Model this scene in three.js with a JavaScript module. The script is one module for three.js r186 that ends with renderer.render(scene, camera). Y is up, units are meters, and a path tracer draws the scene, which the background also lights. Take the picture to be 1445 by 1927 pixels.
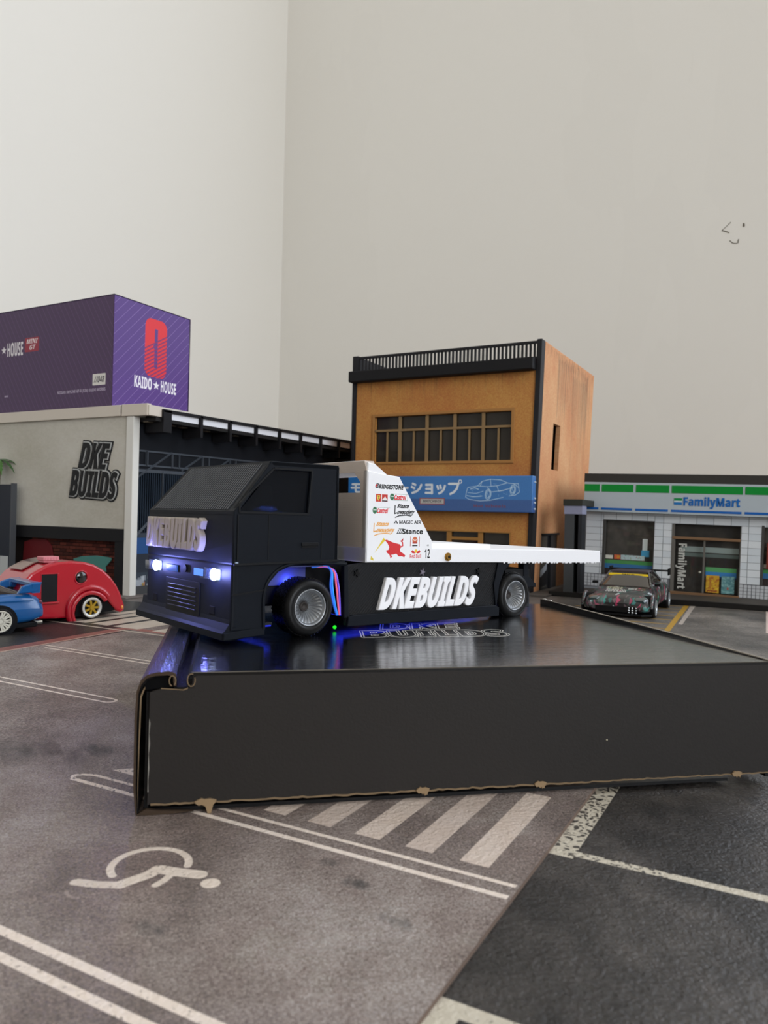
import * as THREE from 'three';
import { RoundedBoxGeometry } from 'three/addons/geometries/RoundedBoxGeometry.js';
import { mergeGeometries, mergeVertices, toCreasedNormals } from 'three/addons/utils/BufferGeometryUtils.js';
import { FontLoader } from 'three/addons/loaders/FontLoader.js';
import { RectAreaLightUniformsLib } from 'three/addons/lights/RectAreaLightUniformsLib.js';

// ---------- camera, sky, light, exposure (a table-top diorama; lengths below are millimetres scaled by MM) ----------
const MM = 0.001;
const scene = new THREE.Scene();
const camera = new THREE.PerspectiveCamera(2 * Math.atan(963.5 / 1420) * 180 / Math.PI, 1445 / 1927, 0.004, 20);
camera.position.set(0, 0.045, 0);
camera.rotation.order = 'YXZ';
camera.rotation.set(0.0046, 28.5 * Math.PI / 180, 0.023);
camera.focus = 0.19;
camera.userData.fStop = 58;
scene.add(camera);
scene.background = new THREE.Color(1.1, 1.25, 1.5);
const renderer = new THREE.WebGLRenderer({ antialias: true });
renderer.toneMapping = THREE.LinearToneMapping;
renderer.toneMappingExposure = 0.76;
renderer.shadowMap.enabled = true;
RectAreaLightUniformsLib.init();
const daylight = new THREE.RectAreaLight(new THREE.Color(0.9, 0.97, 1.08), 2.8, 1.2, 1.3);
daylight.name = 'window_daylight';
daylight.position.set(0.69, 0.83, -0.79);
daylight.lookAt(0.69, 0.83, 1);
scene.add(daylight);
const daylight2 = new THREE.RectAreaLight(new THREE.Color(0.95, 0.985, 1.03), 9.4, 1.5, 1.3);
daylight2.name = 'side_window_daylight';
daylight2.position.set(2.36, 0.745, 1.0);
daylight2.lookAt(0, 0.745, 1.0);
scene.add(daylight2);

// ---------- helpers ----------
let seed = 7;
const rnd = () => { seed = (seed * 1664525 + 1013904223) >>> 0; return seed / 4294967296; };
const rr = (a, b) => a + (b - a) * rnd();
const font = await new FontLoader().loadAsync('fonts/droid/droid_sans_bold.typeface.json');
const V2 = (x, y) => new THREE.Vector2(x, y), V3 = (x, y, z) => new THREE.Vector3(x, y, z);
const used = {};
const numbered = (n) => { const k = used[n] = (used[n] ?? -1) + 1; return k ? `${n}_${String(k).padStart(3, '0')}` : n; };
function std(hex, roughness = 0.6, extra = {}) { // dull plastics and card: less gloss than glazed ones
  return new THREE.MeshPhysicalMaterial({ color: hex, roughness, specularIntensity: extra.metalness ? 1 : 0.4, ...extra });
}
function phys(hex, roughness = 0.4, extra = {}) { return new THREE.MeshPhysicalMaterial({ color: hex, roughness, ...extra }); }
const scaled = new WeakSet();
function S(g) { if (!scaled.has(g)) { g.scale(MM, MM, MM); scaled.add(g); } return g; }
function norm(list) {
  const flat = list.flat(9).map((g) => (g.index ? g.toNonIndexed() : g));
  for (const g of flat) for (const k of Object.keys(g.attributes)) if (!['position', 'normal', 'uv'].includes(k)) g.deleteAttribute(k);
  for (const g of flat) if (!g.attributes.uv) g.setAttribute('uv', new THREE.BufferAttribute(new Float32Array(g.attributes.position.count * 2), 2));
  return flat.length === 1 ? flat[0] : mergeGeometries(flat);
}
function part(parent, name, geo, mat, label) {
  const m = new THREE.Mesh(S(Array.isArray(geo) ? norm(geo) : geo), mat);
  m.name = name; m.castShadow = m.receiveShadow = true;
  if (label) m.userData.label = label;
  parent.add(m);
  return m;
}
function tag(o, label, category, group) { o.userData.label = label; o.userData.category = category; if (group) o.userData.group = group; return o; }
function thing(name, label, category, [x, y, z] = [0, 0, 0], turn = 0, group) {
  const o = new THREE.Group(); o.name = numbered(name); o.position.set(x * MM, y * MM, z * MM); o.rotation.y = turn;
  tag(o, label, category, group); scene.add(o); return o;
}
function struct(name, geo, mat) { const m = part(scene, name, geo, mat); m.userData.kind = 'structure'; return m; }
const B = (x0, x1, y0, y1, z0, z1, r = 0) => {
  const w = x1 - x0, h = y1 - y0, d = z1 - z0;
  const g = r ? new RoundedBoxGeometry(w, h, d, 2, Math.min(r, w / 2.01, h / 2.01, d / 2.01)) : new THREE.BoxGeometry(w, h, d);
  return g.translate((x0 + x1) / 2, (y0 + y1) / 2, (z0 + z1) / 2);
};
const poly = (pts, holes = []) => { const s = new THREE.Shape(pts.map((p) => V2(...p))); for (const h of holes) s.holes.push(new THREE.Path(h.map((p) => V2(...p)))); return s; };
// polygon in x,y extruded from z0 to z1
function X(pts, z0, z1, { holes = [], bevel = 0, seg = 1 } = {}) {
  const d = z1 - z0;
  const g = new THREE.ExtrudeGeometry(pts.isShape ? pts : poly(pts, holes), { depth: d - 2 * bevel, bevelEnabled: bevel > 0, bevelThickness: bevel, bevelSize: bevel, bevelOffset: -bevel, bevelSegments: seg, curveSegments: 10 });
  return g.translate(0, 0, z0 + bevel);
}
// polygon given in (x,z), extruded from y0 to y1
const XZ = (pts, y0, y1, o = {}) => X(pts.map(([x, z]) => [x, -z]), y0, y1, o).rotateX(-Math.PI / 2);
// polygon given in (z,y), extruded from x0 to x1
const ZY = (pts, x0, x1, o = {}) => X(pts.map(([z, y]) => [-z, y]), x0, x1, { ...o, holes: (o.holes || []).map((h) => h.map(([z, y]) => [-z, y])) }).rotateY(Math.PI / 2);
const tube = (pts, r, seg = 24, rad = 8) => new THREE.TubeGeometry(new THREE.CatmullRomCurve3(pts.map((p) => V3(...p))), seg, r, rad);
const cyl = (r0, r1, h, n = 24) => new THREE.CylinderGeometry(r0, r1, h, n);
function bar(a, b, w, d) { // square bar between two points in the x,y plane or any direction
  const A = V3(...a), C = V3(...b), L = A.distanceTo(C), g = new THREE.BoxGeometry(L, w, d);
  const q = new THREE.Quaternion().setFromUnitVectors(V3(1, 0, 0), C.clone().sub(A).normalize());
  return g.applyQuaternion(q).translate((A.x + C.x) / 2, (A.y + C.y) / 2, (A.z + C.z) / 2);
}
// flat quad facing +z with uv 0..1
const Q = (x0, x1, y0, y1, z) => new THREE.PlaneGeometry(x1 - x0, y1 - y0).translate((x0 + x1) / 2, (y0 + y1) / 2, z);
function canvas(w, h, draw) { const c = document.createElement('canvas'); c.width = w; c.height = h; draw(c.getContext('2d'), w, h); return c; }
function tex(w, h, draw, srgb = true) {
  const t = new THREE.CanvasTexture(canvas(w, h, draw)); if (srgb) t.colorSpace = THREE.SRGBColorSpace;
  t.wrapS = t.wrapT = THREE.RepeatWrapping; t.magFilter = THREE.LinearFilter; return t;
}
// tiling value noise as a grey canvas
function noiseCanvas(n, cells, oct, s0, lo = 0, hi = 255) {
  seed = s0;
  const grids = []; for (let o = 0; o < oct; o++) { const k = cells << o; grids.push({ k, v: Float32Array.from({ length: k * k }, rnd) }); }
  const sm = (t) => t * t * (3 - 2 * t);
  return canvas(n, n, (c) => {
    const im = c.createImageData(n, n);
    for (let y = 0; y < n; y++) for (let x = 0; x < n; x++) {
      let s = 0, amp = 1, tot = 0;
      for (const { k, v } of grids) {
        const fx = x / n * k, fy = y / n * k, ix = fx | 0, iy = fy | 0, tx = sm(fx - ix), ty = sm(fy - iy), jx = (ix + 1) % k, jy = (iy + 1) % k;
        s += amp * ((v[iy * k + ix] * (1 - tx) + v[iy * k + jx] * tx) * (1 - ty) + (v[jy * k + ix] * (1 - tx) + v[jy * k + jx] * tx) * ty); tot += amp; amp *= 0.6;
      }
      const g = lo + (hi - lo) * Math.min(1, Math.max(0, (s / tot - 0.5) * 1.6 + 0.5)), i = (y * n + x) * 4;
      im.data[i] = im.data[i + 1] = im.data[i + 2] = g; im.data[i + 3] = 255;
    }
    c.putImageData(im, 0, 0);
  });
}
const cloudy = noiseCanvas(512, 4, 6, 11), grainy = noiseCanvas(512, 64, 3, 12), leather = noiseCanvas(512, 40, 3, 13);
function overlay(c, src, x0, y0, w, h, size, alpha, mode = 'overlay') {
  c.save(); c.globalCompositeOperation = mode; c.globalAlpha = alpha;
  for (let x = x0; x < x0 + w; x += size) for (let y = y0; y < y0 + h; y += size) c.drawImage(src, x, y, size, size);
  c.restore();
}
const asTex = (cv, rx, ry) => { const t = new THREE.CanvasTexture(cv); t.wrapS = t.wrapT = THREE.RepeatWrapping; t.repeat.set(rx, ry); return t; };
// planar uv from two coordinates of a geometry in mm
function planar(g, ax, ay, x0, x1, y0, y1) {
  const p = g.attributes.position, uv = new Float32Array(p.count * 2);
  for (let i = 0; i < p.count; i++) { uv[i * 2] = (p.getComponent(i, ax) - x0) / (x1 - x0); uv[i * 2 + 1] = (p.getComponent(i, ay) - y0) / (y1 - y0); }
  g.setAttribute('uv', new THREE.BufferAttribute(uv, 2)); return g;
}
// lettering: array of {ch, geo}, baseline at 0, total width w, cap height h, in the x,y plane
function letters(text, h, w, { depth = 0.5, bevel = 0, grow = 0, shear = 0, squeeze = 0 } = {}) {
  const size = h / 0.992, sc = size / font.data.resolution, glyph = (ch) => font.data.glyphs[ch] || font.data.glyphs['?'];
  const adv = [...text].map((ch) => glyph(ch).ha * sc), total = adv.reduce((a, b) => a + b, 0), k = (w - shear * h) / total;
  let x = 0; const out = [];
  [...text].forEach((ch, i) => {
    if (ch !== ' ') {
      const f = (p) => V2(x + p.x * k * (1 + squeeze) + p.y * shear, p.y);
      const shapes = font.generateShapes(ch, size).map((s) => { const e = s.extractPoints(5), r = new THREE.Shape(e.shape.map(f)); for (const hh of e.holes) r.holes.push(new THREE.Path(hh.map(f))); return r; });
      const g = new THREE.ExtrudeGeometry(shapes, { depth: Math.max(0.001, depth - bevel), bevelEnabled: bevel > 0 || grow !== 0, bevelThickness: bevel || 0.001, bevelSize: bevel, bevelOffset: grow - bevel, bevelSegments: bevel > 0 ? 2 : 1 });
      out.push({ ch, geo: g });
    }
    x += adv[i] * k;
  });
  return out;
}
const flatText = (...a) => norm(letters(...a).map((l) => l.geo));
function ctext(c, s, x, y, px, { color = '#000', style = 'bold', family = 'sans-serif', sx = 1, skew = 0, rot = 0, align = 'left', stroke, lw = 1 } = {}) {
  c.save(); c.translate(x, y); c.rotate(rot); c.transform(sx, 0, -skew, 1, 0, 0); c.font = `${style} ${px}px ${family}`; c.textAlign = align; c.textBaseline = 'alphabetic';
  if (stroke) { c.lineJoin = 'round'; c.lineWidth = lw; c.strokeStyle = stroke; c.strokeText(s, 0, 0); }
  if (color) { c.fillStyle = color; c.fillText(s, 0, 0); }
  c.restore();
}
const line = (c, pts, w, col, cap = 'butt') => { c.strokeStyle = col; c.lineWidth = w; c.lineCap = cap; c.lineJoin = 'round'; c.beginPath(); pts.forEach((p, i) => (i ? c.lineTo(...p) : c.moveTo(...p))); c.stroke(); };
const fillp = (c, pts, col) => { c.fillStyle = col; c.beginPath(); pts.forEach((p, i) => (i ? c.lineTo(...p) : c.moveTo(...p))); c.closePath(); c.fill(); };

// ---------- the room ----------
const wallTex = tex(1024, 1024, (c, w, h) => {
  c.fillStyle = '#e9e6df'; c.fillRect(0, 0, w, h); overlay(c, cloudy, 0, 0, w, h, 1024, 0.03);
});
const wallMat = new THREE.MeshStandardMaterial({ map: wallTex, roughness: 0.85 });
const plaster = std('#dedbd3', 0.9);
const RX0 = -600, RX1 = 2400, RZ0 = -807, RZ1 = 2300, RY0 = -742, RY1 = 1760;
struct('floor', B(RX0 - 100, RX1 + 100, RY0 - 100, RY0, RZ0 - 100, RZ1 + 100), std('#8a7358', 0.5));
struct('ceiling', B(RX0 - 100, RX1 + 100, RY1, RY1 + 100, RZ0 - 100, RZ1 + 100), plaster);
// the back wall carries the window that lights the room, just beyond the right edge of the picture
const WX0 = 70, WX1 = 1310, WY0 = 160, WY1 = 1500;
const wallBack = struct('wall_back', [B(RX0 - 100, WX0, RY0, RY1, RZ0 - 100, RZ0), B(WX1, RX1 + 100, RY0, RY1, RZ0 - 100, RZ0), B(WX0, WX1, RY0, WY0, RZ0 - 100, RZ0), B(WX0, WX1, WY1, RY1, RZ0 - 100, RZ0)], wallMat);
struct('wall_left', B(RX0 - 100, RX0, RY0, RY1, RZ0, RZ1 + 100), wallMat);
struct('wall_front', B(RX0, RX1 + 100, RY0, RY1, RZ1, RZ1 + 100), std('#b2a99c', 0.9));
struct('wall_right', [B(RX1, RX1 + 100, RY0, 80, RZ0, RZ1), B(RX1, RX1 + 100, 1410, RY1, RZ0, RZ1), B(RX1, RX1 + 100, 80, 1410, RZ0, 240), B(RX1, RX1 + 100, 80, 1410, 1760, RZ1)], plaster);
{
  const x0 = RX1 + 30, x1 = RX1 + 80, w = struct('window_2', [B(x0, x1, 80, 125, 240, 1760), B(x0, x1, 1365, 1410, 240, 1760), B(x0, x1, 80, 1410, 240, 285), B(x0, x1, 80, 1410, 1715, 1760), B(x0, x1, 80, 1410, 975, 1025)], std('#e8e8e4', 0.4));
  part(w, 'pane', B(x0 + 22, x0 + 26, 120, 1370, 280, 1720), phys('#ffffff', 0.02, { transmission: 1, thickness: 0, ior: 1.45 }));
}
{
  const z0 = RZ0 - 80, z1 = RZ0 - 30, w = struct('window_1', [B(WX0, WX1, WY0, WY0 + 45, z0, z1), B(WX0, WX1, WY1 - 45, WY1, z0, z1), B(WX0, WX0 + 45, WY0, WY1, z0, z1), B(WX1 - 45, WX1, WY0, WY1, z0, z1), B((WX0 + WX1) / 2 - 25, (WX0 + WX1) / 2 + 25, WY0, WY1, z0, z1)], std('#e8e8e4', 0.4));
  part(w, 'pane', B(WX0 + 40, WX1 - 40, WY0 + 40, WY1 - 40, z0 + 22, z0 + 26), phys('#ffffff', 0.02, { transmission: 1, thickness: 0, ior: 1.45 }));
}
{ // pencil scuffs on the back wall
  const s = (pts, r) => tube(pts.map(([x, y]) => [x, y, RZ0 + 0.1]), r, 16, 5);
  const M = std('#6d675c', 0.9);
  part(wallBack, 'scuff_mark', [s([[-59.4, 340], [-63, 336.5], [-67.3, 332.9]], 0.32), s([[-67.3, 332.9], [-64, 331.6], [-60.6, 329.7]], 0.5)], M);
  part(wallBack, 'scuff_mark', [s([[-60, 322], [-57, 319], [-53.3, 318.2]], 0.4), s([[-52.6, 318.3], [-52.5, 320.5], [-52, 322.1]], 0.45)], M);
  part(wallBack, 'scuff_mark', s([[-48, 337], [-47.6, 335], [-47.9, 333.6]], 0.8), M);
}

// ---------- table and printed mats ----------
{
  const t = thing('table', 'plain wooden table top under the printed parking lot mats', 'table', [150, RY0, -300]);
  const wood = std('#6b5138', 0.5), y = -RY0 - 1.4;
  part(t, 'table_top', B(-748, 750, y - 30, y, -505, 420, 3), wood);
  for (const [x, z] of [[-700, -460], [700, -460], [-700, 370], [700, 370]]) part(t, 'leg', B(x - 30, x + 30, 0, y - 30, z - 30, z + 30, 4), wood);
}
const PAINT = '#ecddd0', WEAR = 'rgba(92,84,80,0.55)';
function wornLine(c, x0, z0, x1, z1, col = PAINT) { c.fillStyle = col; c.fillRect(Math.min(x0, x1), Math.min(z0, z1), Math.abs(x1 - x0), Math.abs(z1 - z0)); }
function flecks(c, x, z, w, h, n, s, col) { c.fillStyle = col; for (let i = 0; i < n; i++) { const a = s * rr(0.3, 1); c.beginPath(); c.ellipse(x + rnd() * w, z + rnd() * h, a * rr(0.6, 2), a * rr(0.4, 1), rr(0, 3), 0, 7); c.fill(); } }
function drawLeftMat(c, X0, Z0, X1, Z1, detail) {
  seed = 99;
  c.fillStyle = '#8c807a'; c.fillRect(X0, Z0, X1 - X0, Z1 - Z0);
  overlay(c, cloudy, -660, -620, 760, 760, 130, 0.2); overlay(c, cloudy, -640, -600, 760, 760, 37, 0.1); overlay(c, grainy, X0 - 9, Z0 - 9, X1 - X0 + 60, Z1 - Z0 + 60, detail, 0.3);
  // dark lane beyond the kerb line
  c.fillStyle = '#2b2928'; c.fillRect(-640, -480, 418, 480);
  fillp(c, [[-222, -205], [-216, -205], [-214, -60], [-640, 100], [-640, -480], [-222, -480]], '#2c2a29');
  overlay(c, cloudy, -640, -480, 420, 500, 60, 0.3);
  fillp(c, [[-224.5, -205], [-219.2, -203], [-216, -150], [-213, -60], [-218, -60], [-221.5, -152]], '#8d5a52');
  fillp(c, [[-219.2, -203], [-218.2, -202], [-214.8, -150], [-212, -60], [-213, -60], [-216, -150]], '#c2a596');
  c.fillStyle = '#9a665c'; c.fillRect(-224, -208, 60, 4.5);
  wornLine(c, -262, -201.8, -160, -200.4, '#c3b6a6');
  for (const [a, b] of [[-258.5, -252.5], [-251, -244.5], [-241.6, -232.6], [-229.6, -216.2], [-209, -199], [-191, -181], [-173, -163]]) { c.fillStyle = '#c9bcad'; c.fillRect(a, -262, b - a, 56); }
  c.fillStyle = '#736b67'; c.fillRect(-300, -500, 275, 232);
  // bay lines on the near lot
  const lw = 0.75;
  wornLine(c, -215, -165.4, -60, -164.7); wornLine(c, -211, -162.4, -60, -161.7);
  c.strokeStyle = PAINT; c.lineWidth = lw; c.beginPath(); c.moveTo(-216, -127.8); c.lineTo(-140.3, -127.4); c.quadraticCurveTo(-137.6, -125.7, -140.3, -124.3); c.lineTo(-216, -124.6); c.stroke();
  wornLine(c, -29, -89.9, -103.2, -89.1); wornLine(c, -29, -86.9, -105, -85.9);
  c.strokeStyle = PAINT; c.lineWidth = 0.8; c.beginPath(); c.moveTo(-103, -89.4); c.quadraticCurveTo(-107.6, -87.8, -104.6, -86.6); c.stroke();
  fillp(c, [[-102.6, -92.8], [-98, -97.4], [-92, -97.6], [-92, -92.6]], PAINT);
  wornLine(c, -260, -52.35, -30, -51.15); wornLine(c, -260, -49.3, -30, -48.1);
  for (let k = 0; k < 7; k++) { c.fillStyle = k % 2 ? '#cdbcb0' : '#d6c5b8'; c.fillRect(-37.7 - 8.02 * k, -121, 4.05, 28.6); }
  // wheelchair symbol
  c.strokeStyle = '#dccdbf'; c.lineCap = 'round'; c.lineJoin = 'round';
  c.lineWidth = 1.0; c.beginPath(); c.arc(-70.9, -70.6, 4.75, 0.62 * Math.PI, -0.16 * Math.PI); c.stroke();
  line(c, [[-75.1, -62.9], [-72.6, -63.7], [-70.0, -65.1]], 1.6, '#d3c4b6', 'round');
  line(c, [[-70.2, -65.2], [-69.2, -68.6], [-69.2, -70.4]], 1.9, '#dccdbf', 'round');
  line(c, [[-69.2, -70.4], [-66.6, -71.0], [-63.9, -71.9]], 2.1, '#dccdbf', 'round');
  line(c, [[-66.9, -70.2], [-66.5, -68.6], [-66.5, -67.2]], 1.0, '#dccdbf', 'round');
  c.fillStyle = '#e3d4c6'; c.beginPath(); c.arc(-61.25, -70.95, 1.2, 0, 7); c.fill();
  line(c, [[-74.2, -60.6], [-72.9, -60.1], [-72.0, -60.4]], 0.5, 'rgba(180,165,158,0.5)', 'round');
  // wear: flecks of asphalt through the paint, stains
  flecks(c, -76.5, -66.5, 9, 4, 60, 0.17, WEAR); flecks(c, -72, -72.5, 8, 5, 40, 0.16, WEAR); flecks(c, -107, -98, 16, 12.5, 160, 0.3, 'rgba(100,94,91,0.8)');
  flecks(c, -74, -52.6, 46, 4.7, 120, 0.14, WEAR); flecks(c, -105, -90.2, 76, 4.6, 90, 0.12, WEAR); flecks(c, -76, -122, 48, 30, 60, 0.16, 'rgba(70,64,62,0.4)');
  flecks(c, -217, -129, 80, 5.5, 100, 0.15, WEAR);
  for (const [x, z, a, b, r, al] of [[-119, -94, 13, 3.4, 0.55, 0.32], [-113, -99, 8, 2.2, 0.6, 0.25], [-128, -90, 12, 4, 0.5, 0.2], [-104, -104, 9, 2, 0.6, 0.16], [-60, -60, 3, 1.2, 1, 0.2], [-46, -80, 2.6, 1.4, 1, 0.25], [-52, -83, 2, 1.1, 1, 0.18], [-38, -75, 3, 1, 0.9, 0.2]]) {
    for (let k = 0; k < 26; k++) { c.fillStyle = `rgba(52,48,47,${al * 0.35})`; c.beginPath(); c.ellipse(x + rr(-a, a) * 0.6, z + rr(-b, b) * 0.6, a * rr(0.1, 0.5), b * rr(0.1, 0.6), r, 0, 7); c.fill(); }
  }
  c.globalAlpha = 0.5; overlay(c, cloudy, -300, -300, 300, 300, 21, 0.1); c.globalAlpha = 1;
}
function matTexture(x0, z0, x1, z1, w, h, draw, detail) {
  return tex(w, h, (c) => { c.save(); c.scale(w / (x1 - x0), h / (z1 - z0)); c.translate(-x0, -z0); draw(c, x0, z0, x1, z1, detail); c.restore(); });
}
function matPatch(x0, x1, z0, z1, y, fx0 = x0, fx1 = x1, fz0 = z0, fz1 = z1) {
  const g = new THREE.PlaneGeometry(x1 - x0, z1 - z0).rotateX(-Math.PI / 2).translate((x0 + x1) / 2, y, (z0 + z1) / 2);
  const p = g.attributes.position;
  for (let i = 0; i < p.count; i++) g.attributes.uv.setXY(i, (p.getX(i) - fx0) / (fx1 - fx0), 1 - (p.getZ(i) - fz0) / (fz1 - fz0));
  return g;
}
function multi(parent, name, sets, mats, label, category) { // one mesh, one geometry group per material
  const m = new THREE.Mesh(S(mergeGeometries(sets.map((s) => norm([s])), true)), mats); m.name = numbered(name); m.castShadow = m.receiveShadow = true;
  tag(m, label, category); parent.add(m); return m;
}
const matLook = (map, w, h, rough = 0.5) => new THREE.MeshPhysicalMaterial({ map, roughness: rough, specularIntensity: 0.75, bumpMap: asTex(leather, w / 22, h / 22), bumpScale: 0.00011 });
{
  const A = [-130, -28.6, -135, -33.6], M = [-280, -130, -260, -33.6], W = [-640, -28.6, -600, 60];
  const mA = matLook(matTexture(A[0], A[2], A[1], A[3], 2048, 2048, drawLeftMat, 9), 101.4, 101.4, 0.48);
  const mM = matLook(matTexture(M[0], M[2], M[1], M[3], 1536, 2048, drawLeftMat, 18), 150, 226, 0.42);
  const mW = matLook(matTexture(W[0], W[2], W[1], W[3], 2048, 2048, drawLeftMat, 30), 611, 660, 0.42);
  const far = [[-640, -280, -600, 60], [-280, -150, -600, -260], [-150, -130, -600, -260], [-130, -28.6, -240, -135], [-280, -28.6, -33.6, 60]].map(([a, b, c, d]) => matPatch(a, b, c, d, 0, W[0], W[1], W[2], W[3]));
  multi(scene, 'parking_lot_mat', [matPatch(...A, 0), matPatch(...M, 0), norm(far), norm([B(-29.2, -28.6, -0.62, -0.005, -240, 60), B(-639, -29.2, -0.62, -0.03, -240, 60), B(-639, -150, -0.62, -0.03, -560, -240)])], [mA, mM, mW, std('#6a5a50', 0.8)], 'grey asphalt mat printed with a white wheelchair symbol and bay lines', 'mat');
  const R = [-36, 64, -135, -35], R2 = [-36, 364, -240, 60];
  const drawRight = (c, X0, Z0, X1, Z1, detail) => {
    seed = 55; c.fillStyle = '#3f3b38'; c.fillRect(X0, Z0, X1 - X0, Z1 - Z0);
    overlay(c, cloudy, -40, -240, 420, 300, 60, 0.35); overlay(c, cloudy, -40, -240, 420, 300, 14, 0.18); overlay(c, grainy, X0, Z0, X1 - X0, Z1 - Z0, detail, 0.25);
    const P = '#cbc2b0';
    c.fillStyle = P; c.fillRect(-28.8, -240, 3.5, 137.9); c.fillRect(-28.8, -104.6, 400, 1.7); c.fillRect(-28.8, -66.4, 400, 2.2); c.fillRect(-28.8, -66.4, 2.9, 80);
    flecks(c, -28.8, -135, 3.5, 32, 150, 0.42, 'rgba(60,56,52,0.85)'); flecks(c, -27, -105, 14, 2.4, 70, 0.3, 'rgba(60,56,52,0.8)'); flecks(c, -25, -104.9, 60, 0.7, 40, 0.25, 'rgba(66,62,58,0.8)'); flecks(c, -25, -67, 20, 2.6, 50, 0.22, 'rgba(60,56,52,0.5)');
  };
  const m1 = matLook(matTexture(R[0], R[2], R[1], R[3], 1536, 1536, drawRight, 9), 100, 100, 0.5), m2 = matLook(matTexture(R2[0], R2[2], R2[1], R2[3], 1024, 768, drawRight, 30), 400, 300, 0.5);
  const f2 = [[-36, 364, -240, -135], [64, 364, -135, 60], [-36, 64, -35, 60]].map(([a, b, c, d]) => matPatch(a, b, c, d, -0.62, R2[0], R2[1], R2[2], R2[3]));
  multi(scene, 'parking_lot_mat', [matPatch(...R, -0.62), norm(f2), B(-36, 364, -1.3, -0.64, -240, 60)], [m1, m2, std('#3a352f', 0.8)], 'dark charcoal mat with white bay outlines at the lower right', 'mat');
  const K = [-150, 250, -600, -240];
  const drawBack = (c, X0, Z0, X1, Z1, detail) => {
    seed = 77; c.fillStyle = '#6f6963'; c.fillRect(X0, Z0, X1 - X0, Z1 - Z0);
    overlay(c, cloudy, -150, -600, 400, 360, 90, 0.35); overlay(c, grainy, X0, Z0, 400, 360, detail, 0.2);
    c.fillStyle = '#6b6460'; c.fillRect(-150, -600, 33, 360);
    const Yc = '#b98f2e';
    c.fillStyle = Yc; fillp(c, [[-52, -450], [-49.3, -450], [-44, -330], [-46.4, -330]], Yc);
    for (let z = -450; z < -335; z += 15.8) fillp(c, [[-100, z + 4], [-51.5 + (z + 450) * 0.045, z + 1], [-51.4 + (z + 450) * 0.045, z + 3.4], [-100, z + 6.8]], '#96783a');
    fillp(c, [[-48.6, -447], [-46, -447], [-42.2, -355], [-44, -355.5]], '#b5aaa0'); c.fillStyle = '#a99f95'; c.fillRect(-48.6, -448, 150, 3.2); fillp(c, [[-11.9, -445], [-9.3, -445], [-7.4, -350], [-9.2, -350]], '#d8c4bb');
  };
  multi(scene, 'parking_lot_mat', [matPatch(...K, 0.02), B(-149, 250, -0.62, -0.01, -600, -240)], [matLook(matTexture(K[0], K[2], K[1], K[3], 2048, 1843, drawBack, 30), 400, 360, 0.42), std('#3a352f', 0.8)], 'brown grey mat with yellow hatching before the white shop', 'mat');
}
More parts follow.
